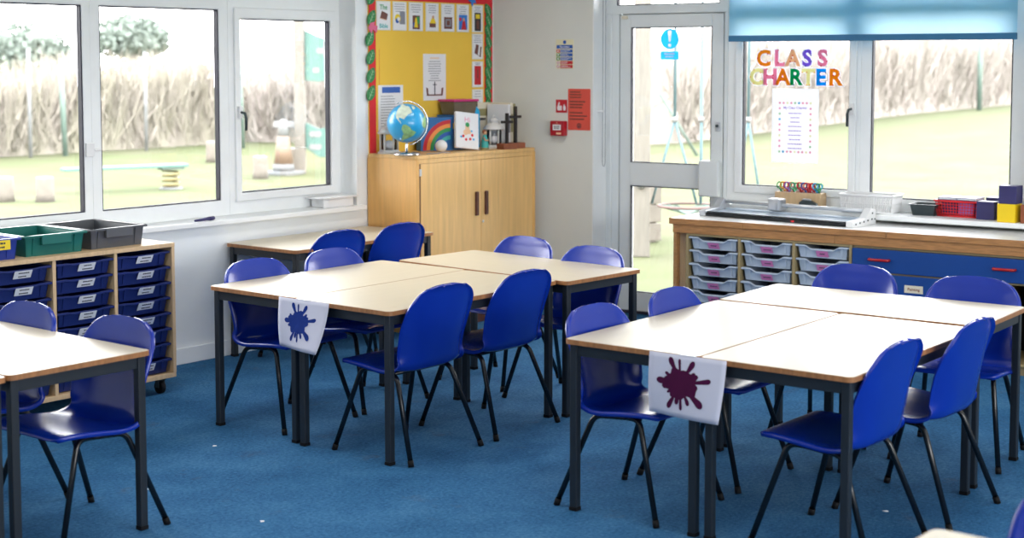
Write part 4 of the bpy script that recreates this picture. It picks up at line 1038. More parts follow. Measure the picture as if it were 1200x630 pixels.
# letters on the window
WN = 0.188
def letter(ch, s, z, mm, dot, label):
    t = dwthing('window_letter', label, 'letter', s, WN, z, 'coloured letters stuck on the window')
    a = text_mb(ch, 0.132, 0.0010, 0.0105); a.build('backing', M['paper_thin'], t, (0, 0.0006, 0))
    c = text_mb(ch, 0.132, 0.0012, 0.0042); c.build('face', M['thin_'+mm], t, (0, -0.0010, 0))
    me = c.v; rnd = random.Random(ord(ch)+int(s*100))
    xs = [v[0] for v in me]; zs = [v[2] for v in me]
    x0, x1, z0, z1 = min(xs), max(xs), min(zs), max(zs)
    edge = [v for v in me if v[1] < -0.0006]
    for k in range(5):
        ang = 2*math.pi*k/5+0.6; tx = (x0+x1)/2+math.cos(ang)*(x1-x0)*0.42; tz = (z0+z1)/2+math.sin(ang)*(z1-z0)*0.42
        q = min(edge, key=lambda v: (v[0]-tx)**2+(v[2]-tz)**2)
        cx = q[0]+((x0+x1)/2-q[0])*0.10; cz = q[2]+((z0+z1)/2-q[2])*0.06
        MB().disc((cx, -0.0022, cz), 0.0046, 'y', 8, 0.0006).build('dot', M[dot], t)
LW = [('C', 1.842, 'amber', 'red_dot', 'orange letter C starting the upper word on the window'), ('L', 1.941, 'pink', 'red_dot', 'pink letter L in the upper word'), ('A', 2.028, 'peach', 'red_dot', 'peach letter A in the upper word'),
      ('S', 2.118, 'purple', 'sign_blue', 'purple letter S in the middle of the upper word'), ('S', 2.215, 'pink', 'red_dot', 'pink letter S ending the upper word')]
for ch, s, mm, dt, lb in LW: letter(ch, s, 1.578, mm, dt, lb)
LW = [('C', 1.797, 'lemon', 'amber', 'pale lemon letter C starting the lower word'), ('H', 1.884, 'pink', 'red_dot', 'pink letter H in the lower word'), ('A', 1.966, 'amber', 'red_dot', 'orange letter A in the lower word'), ('R', 2.048, 'emerald', 'sign_blue', 'green letter R in the lower word'),
      ('T', 2.128, 'lemon', 'amber', 'pale lemon letter T in the lower word'), ('E', 2.206, 'azure', 'sign_blue', 'bright blue letter E in the lower word'), ('R', 2.294, 'amber', 'red_dot', 'orange letter R ending the lower word')]
for ch, s, mm, dt, lb in LW: letter(ch, s, 1.466, mm, dt, lb)
t = dwthing('class_charter_sheet', 'white laminated sheet with a border of coloured dots on the window', 'poster', 2.048, WN-0.001, 1.012)
MB().ring(rect(-0.148, 0.148, -0.01, 0.430), rect(-0.125, 0.125, 0.023, 0.397), -0.0002, 0.001, 'y').build('laminate', M['paper_thin'], t)
MB().box(-0.126, 0.126, -0.0004, 0.0008, 0.022, 0.398).build('sheet', M['paper_thin'], t)
mb = text_mb('My Class Charter', 0.021, 0.0006, 0.0003); shift(mb, 0, -0.0005, 0.310); mb.build('heading', M['purple'], t)
for k in range(9):
    p = MB(); print_lines(p, -0.052, 0.052, 0.278-0.026*k, 0.290-0.026*k, 1, 0.0055, -0.0005, random.Random(k+30), True); p.build('text_line', M['purple'], t)
dcs = ['pink', 'pink', 'lemon', 'pink', 'leaf_vein', 'sign_cyan', 'pink', 'pink', 'lemon']
dots = {}
for k in range(9):
    for z in (0.345, 0.055): dots.setdefault(dcs[(k+(0 if z > 0.2 else 4)) % 9], []).append((-0.098+0.0245*k, z))
for k in range(1, 9):
    for x, o in ((-0.098, 2), (0.098, 5)): dots.setdefault(dcs[(k+o) % 9], []).append((x, 0.345-0.0322*k))
for mm, ls in dots.items():
    d = MB()
    for x, z in ls: d.disc((x, -0.0004, z), 0.0072, 'y', 10, 0.0006)
    d.build('border_dot', M[mm], t)
# ------------------------------------------------------------------ worktop run under the right-hand windows
def dwx(s0, s1, n0, n1, z0, z1): return MB().box(s0, s1, n0, n1, z0, z1)
wk = tag(dwx(1.556, 4.35, -0.446, 0.028, 0.682, 0.7000).build('worktop', M['laminate_white'], None, DO, DWR), 'long white worktop with hardwood edging under the blind window', 'worktop')
e = MB(); e.box(1.552, 2.02, -0.452, -0.446, 0.666, 0.7003); e.box(2.0215, 2.85, -0.452, -0.446, 0.666, 0.7003); e.box(2.8515, 4.35, -0.452, -0.446, 0.666, 0.7003); e.box(1.552, 1.5558, -0.452, 0.0, 0.666, 0.7003)
e.build('edge_strip', M['oak_x'], wk, bevel=0.002)
e = MB(); e.box(1.573, 2.56, -0.444, -0.425, 0.617, 0.6655); e.box(2.5615, 4.35, -0.444, -0.425, 0.617, 0.6655); e.build('support_rail', M['oak_x'], wk, bevel=0.002)
u = thing('tray_storage_unit', 'khaki open fronted unit of light grey trays under the white worktop', 'storage unit', DW(2.125, -0.225, 0), DWR)
L0 = -2.125; N0 = 0.225   # local = (s + L0, n + N0)
def lb(s0, s1, n0, n1, z0, z1): return MB().box(s0+L0, s1+L0, n0+N0, n1+N0, z0, z1)
lb(1.575, 1.596, -0.440, 0.0, 0.0, 0.616).build('end_panel', M['oak'], u, bevel=0.002)
lb(1.5965, 1.655, -0.400, -0.38, 0.0, 0.616).build('filler_panel', M['pine'], u)
lb(1.655, 2.658, -0.438, -0.02, 0.604, 0.616).build('top_panel', M['khaki'], u, bevel=0.0015)
lb(1.655, 2.658, -0.438, -0.02, 0.04, 0.056).build('base_panel', M['khaki'], u, bevel=0.0015)
lb(1.655, 2.658, -0.03, -0.02, 0.056, 0.604).build('back_panel', M['rubber'], u)
lb(1.600, 2.658, -0.40, -0.05, 0.0, 0.04).build('plinth', M['khaki'], u)
SP = (2.658-1.655-0.016)/3
for k in range(4):
    s = 1.663+SP*k; lb(s-0.008, s+0.008, -0.438, -0.031, 0.056, 0.604).build('divider' if k in (1, 2) else 'side_panel', M['khaki'], u, bevel=0.0015)
rn = MB(); RZ = [0.528-0.0775*i for i in range(6)]
for k in range(3):
    a = 1.663+SP*k+0.008; b_ = a+SP-0.016
    for z in RZ:
        for q0, q1 in ((a, a+0.008), (b_-0.008, b_)): rn.box(q0+L0, q1+L0, -0.41+N0, -0.05+N0, z+0.0575, z+0.0625)
rn.build('runner', M['rubber'], u)
RN_ = ['top', 'second', 'third', 'fourth', 'fifth', 'sixth']; CN_ = ['column next to the door', 'middle column under the worktop', 'column next to the blue drawers']
for k in range(3):
    for i, z in enumerate(RZ):
        c = 1.663+SP*(k+0.5)
        p = DW(c, -0.438+0.004*((i*5+k*3) % 3), z+0.001)
        t = thing('storage_tray', 'light grey tray with a pink label, %s row, %s' % (RN_[i], CN_[k]), 'tray', p, DWR, 'grey trays under the worktop')
        tray_parts(t, M['grey_tray'], h=0.063, w=SP-0.020, d=0.38, label='p', seed=50+i*3+k, lab=(0.068, 0.034), dip=0.018)
u = thing('drawer_unit', 'blue fronted drawer and door unit with red handles under the worktop', 'drawer unit', DW(3.15, -0.225, 0), DWR)
L0 = -3.15
for s0, s1, nm in ((2.661, 2.676, 'side_panel'), (3.625, 3.645, 'side_panel'), (3.435, 3.450, 'divider')):
    lb(s0, s1, -0.425, -0.02, 0.0, 0.616 if nm != 'divider' else 0.468).build(nm, M['khaki'], u)
lb(2.676, 3.625, -0.425, -0.02, 0.604, 0.616).build('top_panel', M['khaki'], u); lb(2.676, 3.625, -0.425, -0.03, 0.468, 0.476).build('shelf', M['khaki'], u)
lb(2.676, 3.625, -0.03, -0.02, 0.06, 0.604).build('back_panel', M['rubber'], u); lb(2.676, 3.625, -0.42, -0.03, 0.05, 0.062).build('base_panel', M['khaki'], u); lb(2.676, 3.625, -0.39, -0.05, 0, 0.05).build('plinth', M['khaki'], u)
dr = MB(); dr.box(2.663+L0, 3.640+L0, -0.445+N0, -0.427+N0, 0.480, 0.602); dro = dr.build('drawer', M['blue_door'], u, bevel=0.002)
for s in (2.815, 3.475):
    h = MB(); h.tube([(s-0.055+L0, -0.445+N0, 0.548), (s-0.052+L0, -0.462+N0, 0.548), (s-0.042+L0, -0.468+N0, 0.548), (s+0.042+L0, -0.468+N0, 0.548), (s+0.052+L0, -0.462+N0, 0.548), (s+0.055+L0, -0.445+N0, 0.548)], 0.0075, 10)
    h.build('handle', M['red_handle'], dro)
do = lb(2.663, 3.432, -0.445, -0.427, 0.066, 0.470).build('door', M['blue_door'], u, bevel=0.002)
lc = lb(2.955, 3.055, -0.4465, -0.4452, 0.384, 0.424).build('label_card', M['cream'], do)
mb = text_mb('Painting', 0.021, 0.0006, 0.0002); mb.v = [(x+3.005+L0, y-0.4466+N0, z+0.397) for x, y, z in mb.v]; mb.build('lettering', M['cross_base'], lc)

WT = 0.7003
# paper trimmer
t = thing('paper_trimmer', 'long grey and white paper trimmer lying along the worktop', 'paper trimmer', DW(1.635, -0.222, WT), DWR-R(7.5))
MB().box(0.03, 0.985, 0.0, 0.245, 0.012, 0.024).build('cutting_board', M['grey_tray'], t, bevel=0.002)
fs = MB(); fs.prism([(-0.010, 0.002), (0.018, 0.002), (0.018, 0.028), (0.006, 0.028), (-0.010, 0.014)], 0.045, 0.965, 'x'); fs.build('front_strip', M['tube_black'], t, bevel=0.001)
MB().box(0.62, 0.64, -0.0105, -0.0085, 0.004, 0.014).build('mark', M['red_dot'], t)
for x0, x1 in ((0.0, 0.045), (0.965, 1.008)):
    eb = MB(); eb.prism([(-0.014, 0.0), (0.25, 0.0), (0.25, 0.082), (0.19, 0.092), (0.13, 0.042), (-0.014, 0.032)], x0, x1, 'x')
    ebo = eb.build('end_bracket', M['steel'] if x0 == 0 else M['white_plastic'], t, bevel=0.004)
    if x0 > 0:
        for y, z in [(0.02+0.045*k, 0.016+0.004*k) for k in range(5)]+[(0.205, 0.065), (0.232, 0.03)]:
            MB().tube([(1.0075, y, z), (1.011, y, z)], 0.005, 8).build('screw', M['black_plastic'], ebo)
MB().tube([(0.02, 0.205, 0.072), (0.99, 0.205, 0.072)], 0.011, 12).build('guide_rail', M['steel'], t)
MB().box(0.05, 0.96, 0.185, 0.240, 0.0245, 0.034).build('clamp_bar', M['grey_tray'], t, bevel=0.003)
hd_ = MB(); hd_.box(0.355, 0.435, 0.165, 0.246, 0.040, 0.110); hd_.box(0.368, 0.422, 0.148, 0.165, 0.044, 0.090)
hd_.build('cutter_head', M['steel'], t, bevel=0.012)
LZ = 0.750
# scissors in a wooden block
t = thing('scissor_block', 'wooden block full of coloured children\'s scissors on the window ledge', 'block', DW(2.128, 0.098, LZ), DWR)
bl = MB(); bl.ring(rect(-0.142, 0.142, -0.048, 0.048), rect(-0.130, 0.130, -0.038, 0.038), 0.0, 0.088); bl.box(-0.130, 0.130, -0.038, 0.038, 0.0, 0.012)
bl.build('block_body', M['pine'], t, bevel=0.002)
SCN = [('green', 'dark green'), ('amber', 'yellow'), ('red_dot', 'red'), ('purple', 'purple'), ('red_dot', 'red'), ('emerald', 'bright green'), ('red_dot', 'red'), ('sign_red', 'dark red'), ('sign_blue', 'blue'), ('red_dot', 'red'), ('sign_red', 'dark red'), ('red_dot', 'red'), ('azure', 'light blue'), ('green', 'dark green')]
ords = ['first', 'second', 'third', 'fourth', 'fifth', 'sixth', 'seventh', 'eighth', 'ninth', 'tenth', 'eleventh', 'twelfth', 'thirteenth', 'fourteenth']
rnd = random.Random(21)
for k, (mm, cn) in enumerate(SCN):
    x = -0.122+0.0188*k
    c = DW(2.128, 0.098, LZ)+Matrix.Rotation(DWR, 3, 'Z') @ Vector((x, rnd.uniform(-0.012, 0.014), 0.018))
    sc = thing('scissors', '%s handled scissors, %s in the wooden block from the door side' % (cn, ords[k]), 'scissors', c, DWR+R(rnd.uniform(20, 70)), 'scissors in the wooden block')
    tl = rnd.uniform(-0.006, 0.006)
    b = MB(); b.hexa([(-0.003, -0.001, 0), (0.003, -0.001, 0), (0.003, 0.001, 0), (-0.003, 0.001, 0), (-0.007+tl, -0.001, 0.085), (0.007+tl, -0.001, 0.085), (0.007+tl, 0.001, 0.085), (-0.007+tl, 0.001, 0.085)])
    b.build('blade', M['steel'], sc)
    for s in (-1, 1):
        cx = s*0.013+tl; r1 = 0.0125 if s > 0 else 0.015
        MB().tube([(cx+r1*math.cos(R(q)), 0.002*s, 0.108+r1*1.25*math.sin(R(q))) for q in range(0, 360, 30)], 0.0038, 6, closed=True).build('handle', M[mm], sc)
    st = MB()
    for s in (-1, 1): st.tube([(tl, 0.002*s, 0.070), (s*0.011+tl, 0.002*s, 0.093)], 0.0045, 6)
    st.build('shank', M[mm], sc)
# stapler
t = thing('stapler', 'black stapler with a pale top beside the scissor block', 'stapler', DW(2.215, 0.020, LZ), DWR-R(8))
MB().box(-0.065, 0.055, -0.017, 0.017, 0, 0.012).build('base', M['black_plastic'], t, bevel=0.004)
MB().prism([(-0.062, 0.020), (0.050, 0.016), (0.055, 0.030), (0.020, 0.048), (-0.040, 0.050), (-0.062, 0.036)], -0.014, 0.014, 'y').build('arm', M['black_plastic'], t, bevel=0.005)
MB().prism([(-0.045, 0.0505), (0.015, 0.0485), (0.010, 0.058), (-0.035, 0.060)], -0.012, 0.012, 'y').build('top_cover', M['steel'], t, bevel=0.004)
MB().box(-0.062, -0.048, -0.012, 0.012, 0.010, 0.024).build('hinge', M['black_plastic'], t)
b = thing('eraser', 'small bright blue eraser next to the trimmer head', 'eraser', DW(2.06, 0.012, LZ), DWR)
MB().box(-0.022, 0.022, -0.009, 0.009, 0, 0.011).build('eraser_body', M['azure'], b, bevel=0.003)
MB().box(-0.006, 0.012, -0.0096, 0.0096, -0.0, 0.0116).build('sleeve', M['sign_cyan'], b)
# white basket
t = thing('basket', 'white slatted plastic basket beside the trimmer on the ledge', 'basket', DW(2.575, 0.055, LZ), DWR)
def basket(t, w0, d0, h, m, flare, nx, ny, nz, bar):
    bm_ = MB(); hw0, hd0 = w0/2, d0/2
    def P(x, y, z): f = 1+flare*z/h; return (x*f, y*f, z)
    bm_.hexa([(-hw0, -hd0, 0), (hw0, -hd0, 0), (hw0, hd0, 0), (-hw0, hd0, 0), (-hw0, -hd0, 0.004), (hw0, -hd0, 0.004), (hw0, hd0, 0.004), (-hw0, hd0, 0.004)])
    bm_.build('base', m, t)
    wl = MB()
    for s in (-1, 1):
        for i in range(nx+1):
            x = -hw0+w0*i/nx; wl.tube([P(x, s*hd0, 0.002), P(x, s*hd0, h)], bar, 4, False)
        for i in range(ny+1):
            y = -hd0+d0*i/ny; wl.tube([P(s*hw0, y, 0.002), P(s*hw0, y, h)], bar, 4, False)
    for k in range(nz+1):
        z = 0.004+(h-0.006)*k/nz
        wl.tube([P(-hw0, -hd0, z), P(hw0, -hd0, z), P(hw0, hd0, z), P(-hw0, hd0, z)], bar*(1.0 if 0 < k < nz else 1.9), 4, False, closed=True)
    wl.build('mesh_wall', m, t)
    rm = MB(); q = 1+flare
    rm.ring(rect(-hw0*q-0.008, hw0*q+0.008, -hd0*q-0.008, hd0*q+0.008), rect(-hw0*q+0.002, hw0*q-0.002, -hd0*q+0.002, hd0*q-0.002), h-0.003, h+0.007)
    rm.build('rim', m, t, bevel=0.002)
    return t
basket(t, 0.29, 0.15, 0.098, M['white_plastic'], 0.06, 22, 10, 2, 0.0036)
t = thing('shallow_tray', 'small black open tray beside the red basket', 'tray', DW(2.893, 0.055, LZ), DWR)
def open_tray(t, w0, d0, h, fl, m):
    a, c = w0/2, d0/2; th = 0.004
    o = [(-a, -c, 0), (a, -c, 0), (a, c, 0), (-a, c, 0)]; O_ = [(x*fl, y*fl, h) for x, y, z in o]
    i_ = [(x-math.copysign(th, x), y-math.copysign(th, y), th) for x, y, z in o]; I_ = [(x-math.copysign(th, x), y-math.copysign(th, y), h) for x, y, z in O_]
    v = o+O_+i_+I_; f = [(3,2,1,0), (8,9,10,11)]
    for k in range(4):
        l = (k+1) % 4; f += [(k, l, 4+l, 4+k), (4+k, 4+l, 12+l, 12+k), (12+k, 12+l, 8+l, 8+k)]
    MB().add(v, f).build('tray_body', m, t)
    MB().ring(rect(-a*fl-0.006, a*fl+0.006, -c*fl-0.006, c*fl+0.006), rect(-a*fl+0.001, a*fl-0.001, -c*fl+0.001, c*fl-0.001), h-0.002, h+0.004).build('rim', m, t)
open_tray(t, 0.115, 0.10, 0.060, 1.22, M['black_plastic'])
t = thing('basket', 'red lattice plastic basket holding purple books on the ledge', 'basket', DW(3.075, 0.085, LZ), DWR-R(4))
basket(t, 0.215, 0.105, 0.086, M['red_basket'], 0.10, 14, 7, 5, 0.0022)
MB().box(-0.101, 0.101, -0.0465, 0.0465, 0.010, 0.012).build('inner_base', M['red_basket'], t)
for k, (x, y, z, rz, lab) in enumerate(((-0.055, 0.0, 0.094, 4, 'purple book lying across the red basket, nearer the black tray'), (0.058, 0.0, 0.0945, -5, 'purple book lying across the red basket, nearer the cubes'))):
    p = DW(3.075, 0.085, LZ)+Matrix.Rotation(DWR-R(4), 3, 'Z') @ Vector((x, y, z))
    bk = thing('book', lab, 'book', p, DWR+R(rz), 'purple books in the red basket')
    MB().box(-0.052, 0.052, -0.070, 0.070, 0, 0.003).build('cover', M['navy_foam'], bk); MB().box(-0.052, 0.052, -0.070, 0.070, 0.011, 0.014).build('cover', M['navy_foam'], bk)
    MB().box(-0.049, 0.052, -0.067, 0.067, 0.003, 0.011).build('pages', M['paper'], bk); MB().box(-0.052, -0.0492, -0.070, 0.070, 0.003, 0.011).build('spine', M['navy_foam'], bk)
for k, (nm_, x, z) in enumerate((('dark blue', -0.05, 0.0), ('plum', 0.045, 0.0))):
    p = DW(3.075, 0.085, LZ)+Matrix.Rotation(DWR-R(4), 3, 'Z') @ Vector((x, 0, 0.0125))
    bk = thing('book', '%s book standing inside the red basket behind its lattice' % nm_, 'book', p, DWR-R(4))
    MB().box(-0.042, 0.042, -0.038, 0.038, 0, 0.078).build('cover', M['navy_foam' if k == 0 else 'purple'], bk, bevel=0.002)
    MB().box(-0.040, 0.040, -0.036, 0.036, 0.0781, 0.0786).build('pages', M['paper'], bk)
def cube(s, n, z, rz, m, label, a=0.098):
    t = thing('wooden_cube', label, 'cube', DW(s, n, z), DWR+R(rz), 'painted wooden cubes on the ledge')
    MB().box(-a/2, a/2, -a/2, a/2, 0, a).build('cube_body', m, t, bevel=0.002)
    return t
cube(3.245, 0.035, LZ, -3, M['navy_foam'], 'navy cube standing alone between the red basket and the yellow cube')
cube(3.268, 0.145, LZ, 2, M['navy_foam'], 'navy cube at the back against the window, top edge showing behind its neighbour', 0.112)
cube(3.380, -0.040, LZ, -6, M['yellow_foam'], 'bright yellow cube with a navy one on top')
cube(3.382, -0.036, LZ+0.0985, -4, M['navy_foam'], 'navy cube stacked on the yellow one', 0.096)
cube(3.50, -0.04, LZ, -2, M['cross_base'], 'red brown cube at the very edge of the view', 0.098)
tag(MB().box(-0.12, 0.11, -0.05, 0.05, 0, 0.0012).build('paper_sheet', M['paper'], None, DW(2.93, -0.045, LZ+0.0004), DWR+R(3)), 'white paper sheet lying on the ledge under the black tray', 'paper')

# ------------------------------------------------------------------ splat sheets
def splat_sheet(loc, rz, label, mm, w_, h_, curl, scale, seed):
    t = thing('splat_sheet', label, 'sheet', loc, rz, 'paint splat sheets hung on the tables')
    def F(u, v, d=0.0):
        # u -0.5..0.5 across, v 0..1 down; bends outward towards the free lower corner
        k = max(0.0, v)*(0.5+u)
        x = u*w_ - curl*0.55*v*v*max(0, u+0.2); y = -0.004-curl*k*v-0.010*math.sin(v*2.6)-0.006*math.sin(u*5+1)*v; z = -v*h_
        return (x, y-d, z)
    nx, nz = 14, 12; v = []; f = []
    for side in (0, 0.0006):
        for j in range(nz+1):
            for i in range(nx+1): v.append(F(-0.5+i/nx, j/nz, side-0.0006))
    o = (nx+1)*(nz+1)
    for j in range(nz):
        for i in range(nx):
            a = j*(nx+1)+i
            f += [(a, a+1, a+nx+2, a+nx+1), (o+a, o+a+nx+1, o+a+nx+2, o+a+1)]
    for i in range(nx):
        a = i; c = nz*(nx+1)+i
        f += [(a, o+a, o+a+1, a+1), (c, c+1, o+c+1, o+c)]
    for j in range(nz):
        a = j*(nx+1); c = a+nx
        f += [(a, a+nx+1, o+a+nx+1, o+a), (c, o+c, o+c+nx+1, c+nx+1)]
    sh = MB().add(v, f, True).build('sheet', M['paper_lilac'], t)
    tp = MB().box(-0.03, 0.03, -0.0055, 0.012, 0.0, 0.0012); tp.build('tape', M['white_plastic'], t)
    rnd = random.Random(seed); s = MB()
    def poly(c, pts):
        vv = [F(c[0]/w_, c[1]/h_, 0.0010)]+[F(p[0]/w_, p[1]/h_, 0.0010) for p in pts]
        s.add(vv, [(0, i, i % len(pts)+1) for i in range(1, len(pts)+1)])
    c0 = (-0.018*scale, 0.46*h_)
    n = 44
    poly(c0, [(c0[0]+1.66*(0.042*scale)*(1+0.10*math.sin(5*q+seed)+0.08*math.sin(9*q+1)+rnd.uniform(-.04, .04))*math.cos(q), c0[1]+(0.050*scale)*(1+0.10*math.sin(5*q+seed)+0.08*math.sin(9*q+1))*math.sin(q)) for q in [2*math.pi*i/n for i in range(n)]])
    for a, ln, r in ((-118, 0.078, 0.0085), (-97, 0.072, 0.0045), (-62, 0.072, 0.0085), (-40, 0.052, 0.006), (-12, 0.092, 0.0075), (38, 0.088, 0.0105), (62, 0.062, 0.0065), (85, 0.074, 0.0055), (100, 0.055, 0.0075), (118, 0.080, 0.0080), (165, 0.055, 0.0060), (183, 0.070, 0.0095), (-150, 0.056, 0.005), (145, 0.05, 0.004)):
        a = R(a); ln *= scale*1.06; r *= scale*1.22; d = (math.cos(a), math.sin(a)); nn = (-d[1], d[0]); e = (c0[0]+d[0]*ln*1.1, c0[1]+d[1]*ln)
        st = (c0[0]+d[0]*0.034*scale, c0[1]+d[1]*0.034*scale)
        pts = []
        for q in range(-110, 111, 20): pts.append((e[0]+r*(math.cos(R(q))*d[0]*1.5+math.sin(R(q))*nn[0]), e[1]+r*(math.cos(R(q))*d[1]*1.5+math.sin(R(q))*nn[1])))
        pts += [(st[0]+nn[0]*0.0035*scale, st[1]+nn[1]*0.0035*scale), (st[0]-nn[0]*0.0035*scale, st[1]-nn[1]*0.0035*scale)]
        poly(((e[0]+st[0])/2, (e[1]+st[1])/2), pts)
        poly(e, [(e[0]+r*(math.cos(R(q))*d[0]*1.4+math.sin(R(q))*nn[0]), e[1]+r*(math.cos(R(q))*d[1]*1.4+math.sin(R(q))*nn[1])) for q in range(0, 360, 30)])
    s.build('ink_splat', M[mm], sh)
splat_sheet((4.231, 4.533, TZ+0.001), -R(90)+R(0.3), 'white sheet with a blue ink splat hanging from a table end', 'splat_blue', 0.297, 0.205, 0.055, 0.90, 3)
splat_sheet((4.223, 2.668, TZ+0.001), -R(90)+R(1.8), 'white sheet with a dark maroon ink splat hanging from a table end', 'splat_maroon', 0.297, 0.208, 0.030, 0.98, 5)

# bits of lint on the carpet
rnd = random.Random(9)
for k, (x, y, lab) in enumerate(((4.02, 4.86, 'white scrap on the carpet near the blue splat table leg'), (3.45, 4.55, 'pale scrap on the open carpet near the wheeled unit'), (3.45, 3.92, 'pale scrap on the carpet beside the end table leg'), (4.93, 2.28, 'white scrap on the carpet under the maroon splat table'), (5.55, 1.98, 'white scrap on the carpet at the edge by the worktop'))):
    b = MB(); pts = [(0.012*rnd.uniform(0.4, 1)*math.cos(2*math.pi*i/7), 0.012*rnd.uniform(0.4, 1)*math.sin(2*math.pi*i/7)) for i in range(7)]
    b.prism(pts, 0.0, 0.002); tag(b.build('paper_scrap', M['paper'], None, (x, y, 0.0002)), lab, 'scrap')

# ------------------------------------------------------------------ outdoors
GZ = -0.15
gm = MB(); gm.box(-60, 160, -80, 140, GZ-0.2, GZ)
structure(gm.build('ground', M['grass']))
def hedge(name, label, path, h0, h1, thick, n, m, seed, lean=0.25, blade=(0.5, 1.3, 0.013), grow=1.0):
    rnd = random.Random(seed); b = MB()
    P = [Vector((x, y, 0)) for x, y in path]; seg = [(P[i+1]-P[i]).length for i in range(len(P)-1)]; tot = sum(seg)
    def at(s):
        for i, l in enumerate(seg):
            if s <= l or i == len(seg)-1: return P[i]+(P[i+1]-P[i])*(s/l), (P[i+1]-P[i]).normalized()
            s -= l
    ph = [rnd.uniform(0, 6.28) for _ in range(4)]
    def top(s): return (grow+(1-grow)*min(1, s/24.0))*(h0+(h1-h0)*(0.5+0.22*math.sin(s*0.7+ph[0])+0.16*math.sin(s*1.9+ph[1])+0.12*math.sin(s*4.3+ph[2])))
    # bumpy inner mass
    st = 0.35; k = int(tot/st)
    rows = []
    for i in range(k+1):
        p, d = at(min(tot, i*st)); nn = Vector((-d.y, d.x, 0)); H = top(i*st)*0.86
        rows.append([p+nn*(q*thick*0.42+rnd.uniform(-.03, .03))+Vector((0, 0, GZ+z*H+rnd.uniform(-.02, .02)*(z > 0))) for q, z in ((-1, 0), (-1.05, 0.35), (-0.85, 0.7), (-0.4, 1.0), (0.4, 1.0), (0.85, 0.7), (1.05, 0.35), (1, 0))])
    v = [q for r in rows for q in r]; f = []
    for i in range(k):
        for j in range(7): f.append((i*8+j, i*8+j+1, (i+1)*8+j+1, (i+1)*8+j))
    b.add(v, f, True)
    for i in range(n):
        s = rnd.uniform(0, tot); p, d = at(s); nn = Vector((-d.y, d.x, 0)); H = top(s)
        q = rnd.uniform(-0.55, 0.55)*thick
        L = rnd.uniform(blade[0], blade[1]); base = rnd.uniform(0, max(0.05, H-L*0.8))
        w_ = blade[2]*rnd.uniform(0.5, 1.5); ln = rnd.gauss(0, lean)*L
        a = p+nn*q+Vector((0, 0, GZ+base)); c = a+d*ln+nn*rnd.gauss(0, lean*0.6)*L+Vector((0, 0, L*rnd.uniform(0.8, 1.0)))
        ang = rnd.uniform(0, math.pi); wd = (d*math.cos(ang)+nn*math.sin(ang))*w_
        mid = (a+c)/2+d*ln*0.25
        b.add([a-wd, a+wd, mid+wd*0.9, mid-wd*0.9, c+wd*0.25, c-wd*0.25], [(0, 1, 2, 3), (3, 2, 4, 5)])
    o = b.build(name, m); tag(o, label, 'hedge', kind='stuff'); return o
hedge('reed_hedge', 'tall dry reedy hedge across the lawn behind the big window', [(2, 24.6), (12, 25.3), (21.3, 25.9)], 1.45, 2.05, 1.8, 26000, M['reeds'], 3, 0.28)
hedge('thicket_hedge', 'pale bare thicket along the lawn behind the door and blind window', [(22.6, 25.7), (27.0, 18.4), (38.5, 20.6), (48, 22.4), (64, 24.2)], 2.3, 3.2, 2.0, 42000, M['thicket'], 5, 0.40, (0.5, 1.5, 0.016), 0.66)
def tree(x, y, h_, cr_, label, seed, sq=0.85):
    t = thing('tree', label, 'tree', (x, y, GZ)); rnd = random.Random(seed)
    MB().tube([(0, 0, 0), (0.1, 0, h_*0.35), (0.05, 0.1, h_*0.62)], 0.32, 8, r2=0.14).build('trunk', M['pale_wood'], t)
    b = MB()
    for k in range(26):
        a = rnd.uniform(0, 6.28); rr = cr_*math.sqrt(rnd.random())*0.85; z = h_*0.62+rnd.uniform(-0.55, 0.75)*cr_*sq*(1-0.5*(rr/cr_))
        b.sphere((rr*math.cos(a), rr*math.sin(a), z), cr_*rnd.uniform(0.16, 0.30), 10, 7, 1, 1, 0.8)
    for k in range(2600):
        a = rnd.uniform(0, 6.28); rr = cr_*math.sqrt(rnd.random())*1.12; z = h_*0.62+rnd.uniform(-0.75, 0.95)*cr_*sq*(1-0.55*(rr/cr_)**2)
        c = Vector((rr*math.cos(a), rr*math.sin(a), z)); s = rnd.uniform(0.06, 0.16)
        d1_ = Vector((rnd.gauss(0, 1), rnd.gauss(0, 1), rnd.gauss(0, 1))).normalized()*s; d2_ = Vector((rnd.gauss(0, 1), rnd.gauss(0, 1), rnd.gauss(0, 1))).normalized()*s
        b.add([c-d1_, c+d2_, c+d1_, c-d2_], [(0, 1, 2, 3)])
    o = b.build('crown', M['far_tree'], t)
tree(37.0, 57.0, 3.35, 1.8, 'round hazy green tree far beyond the reeds, seen through the end pane', 1)
tree(40.2, 53.8, 4.3, 1.5, 'hazy green tree far beyond the reeds, behind the pale pole', 2)
def pole(name, x, y, h_, r, m, label, lean=(0, 0)):
    o = MB().tube([(0, 0, 0), (lean[0], lean[1], h_)], r, 8).build(name, M[m], None, (x, y, GZ)); return tag(o, label, 'pole')
pole('fence_pole', 15.83, 24.2, 2.0, 0.035, 'pole_pale', 'thin pale pole against the reeds, nearest the outer pane edge')
pole('fence_pole', 16.50, 24.1, 1.70, 0.05, 'pole_green', 'haze-paled green pole leaning against the reeds', (-0.06, 0))
pole('fence_pole', 18.50, 24.3, 1.95, 0.035, 'pole_pale', 'thin pale pole below the far tree in the middle pane')
pole('fence_pole', 53.0, 21.2, 2.9, 0.10, 'pole_green', 'haze-paled green pole in front of the thicket behind the plain window')
pole('fence_pole', 20.3, 23.5, 1.70, 0.035, 'pole_green', 'haze-paled green pole seen through the opening window pane', (-0.06, 0))
lg = MB().tube([(0, 0.65, 0.99), (0, -0.20, -0.15)], 0.030, 8)
tag(lg.build('leaning_pole', M['pole_dark'], None, (24.0, 15.2, 0)), 'dark green pole leaning down to the lawn, seen through the door', 'pole')
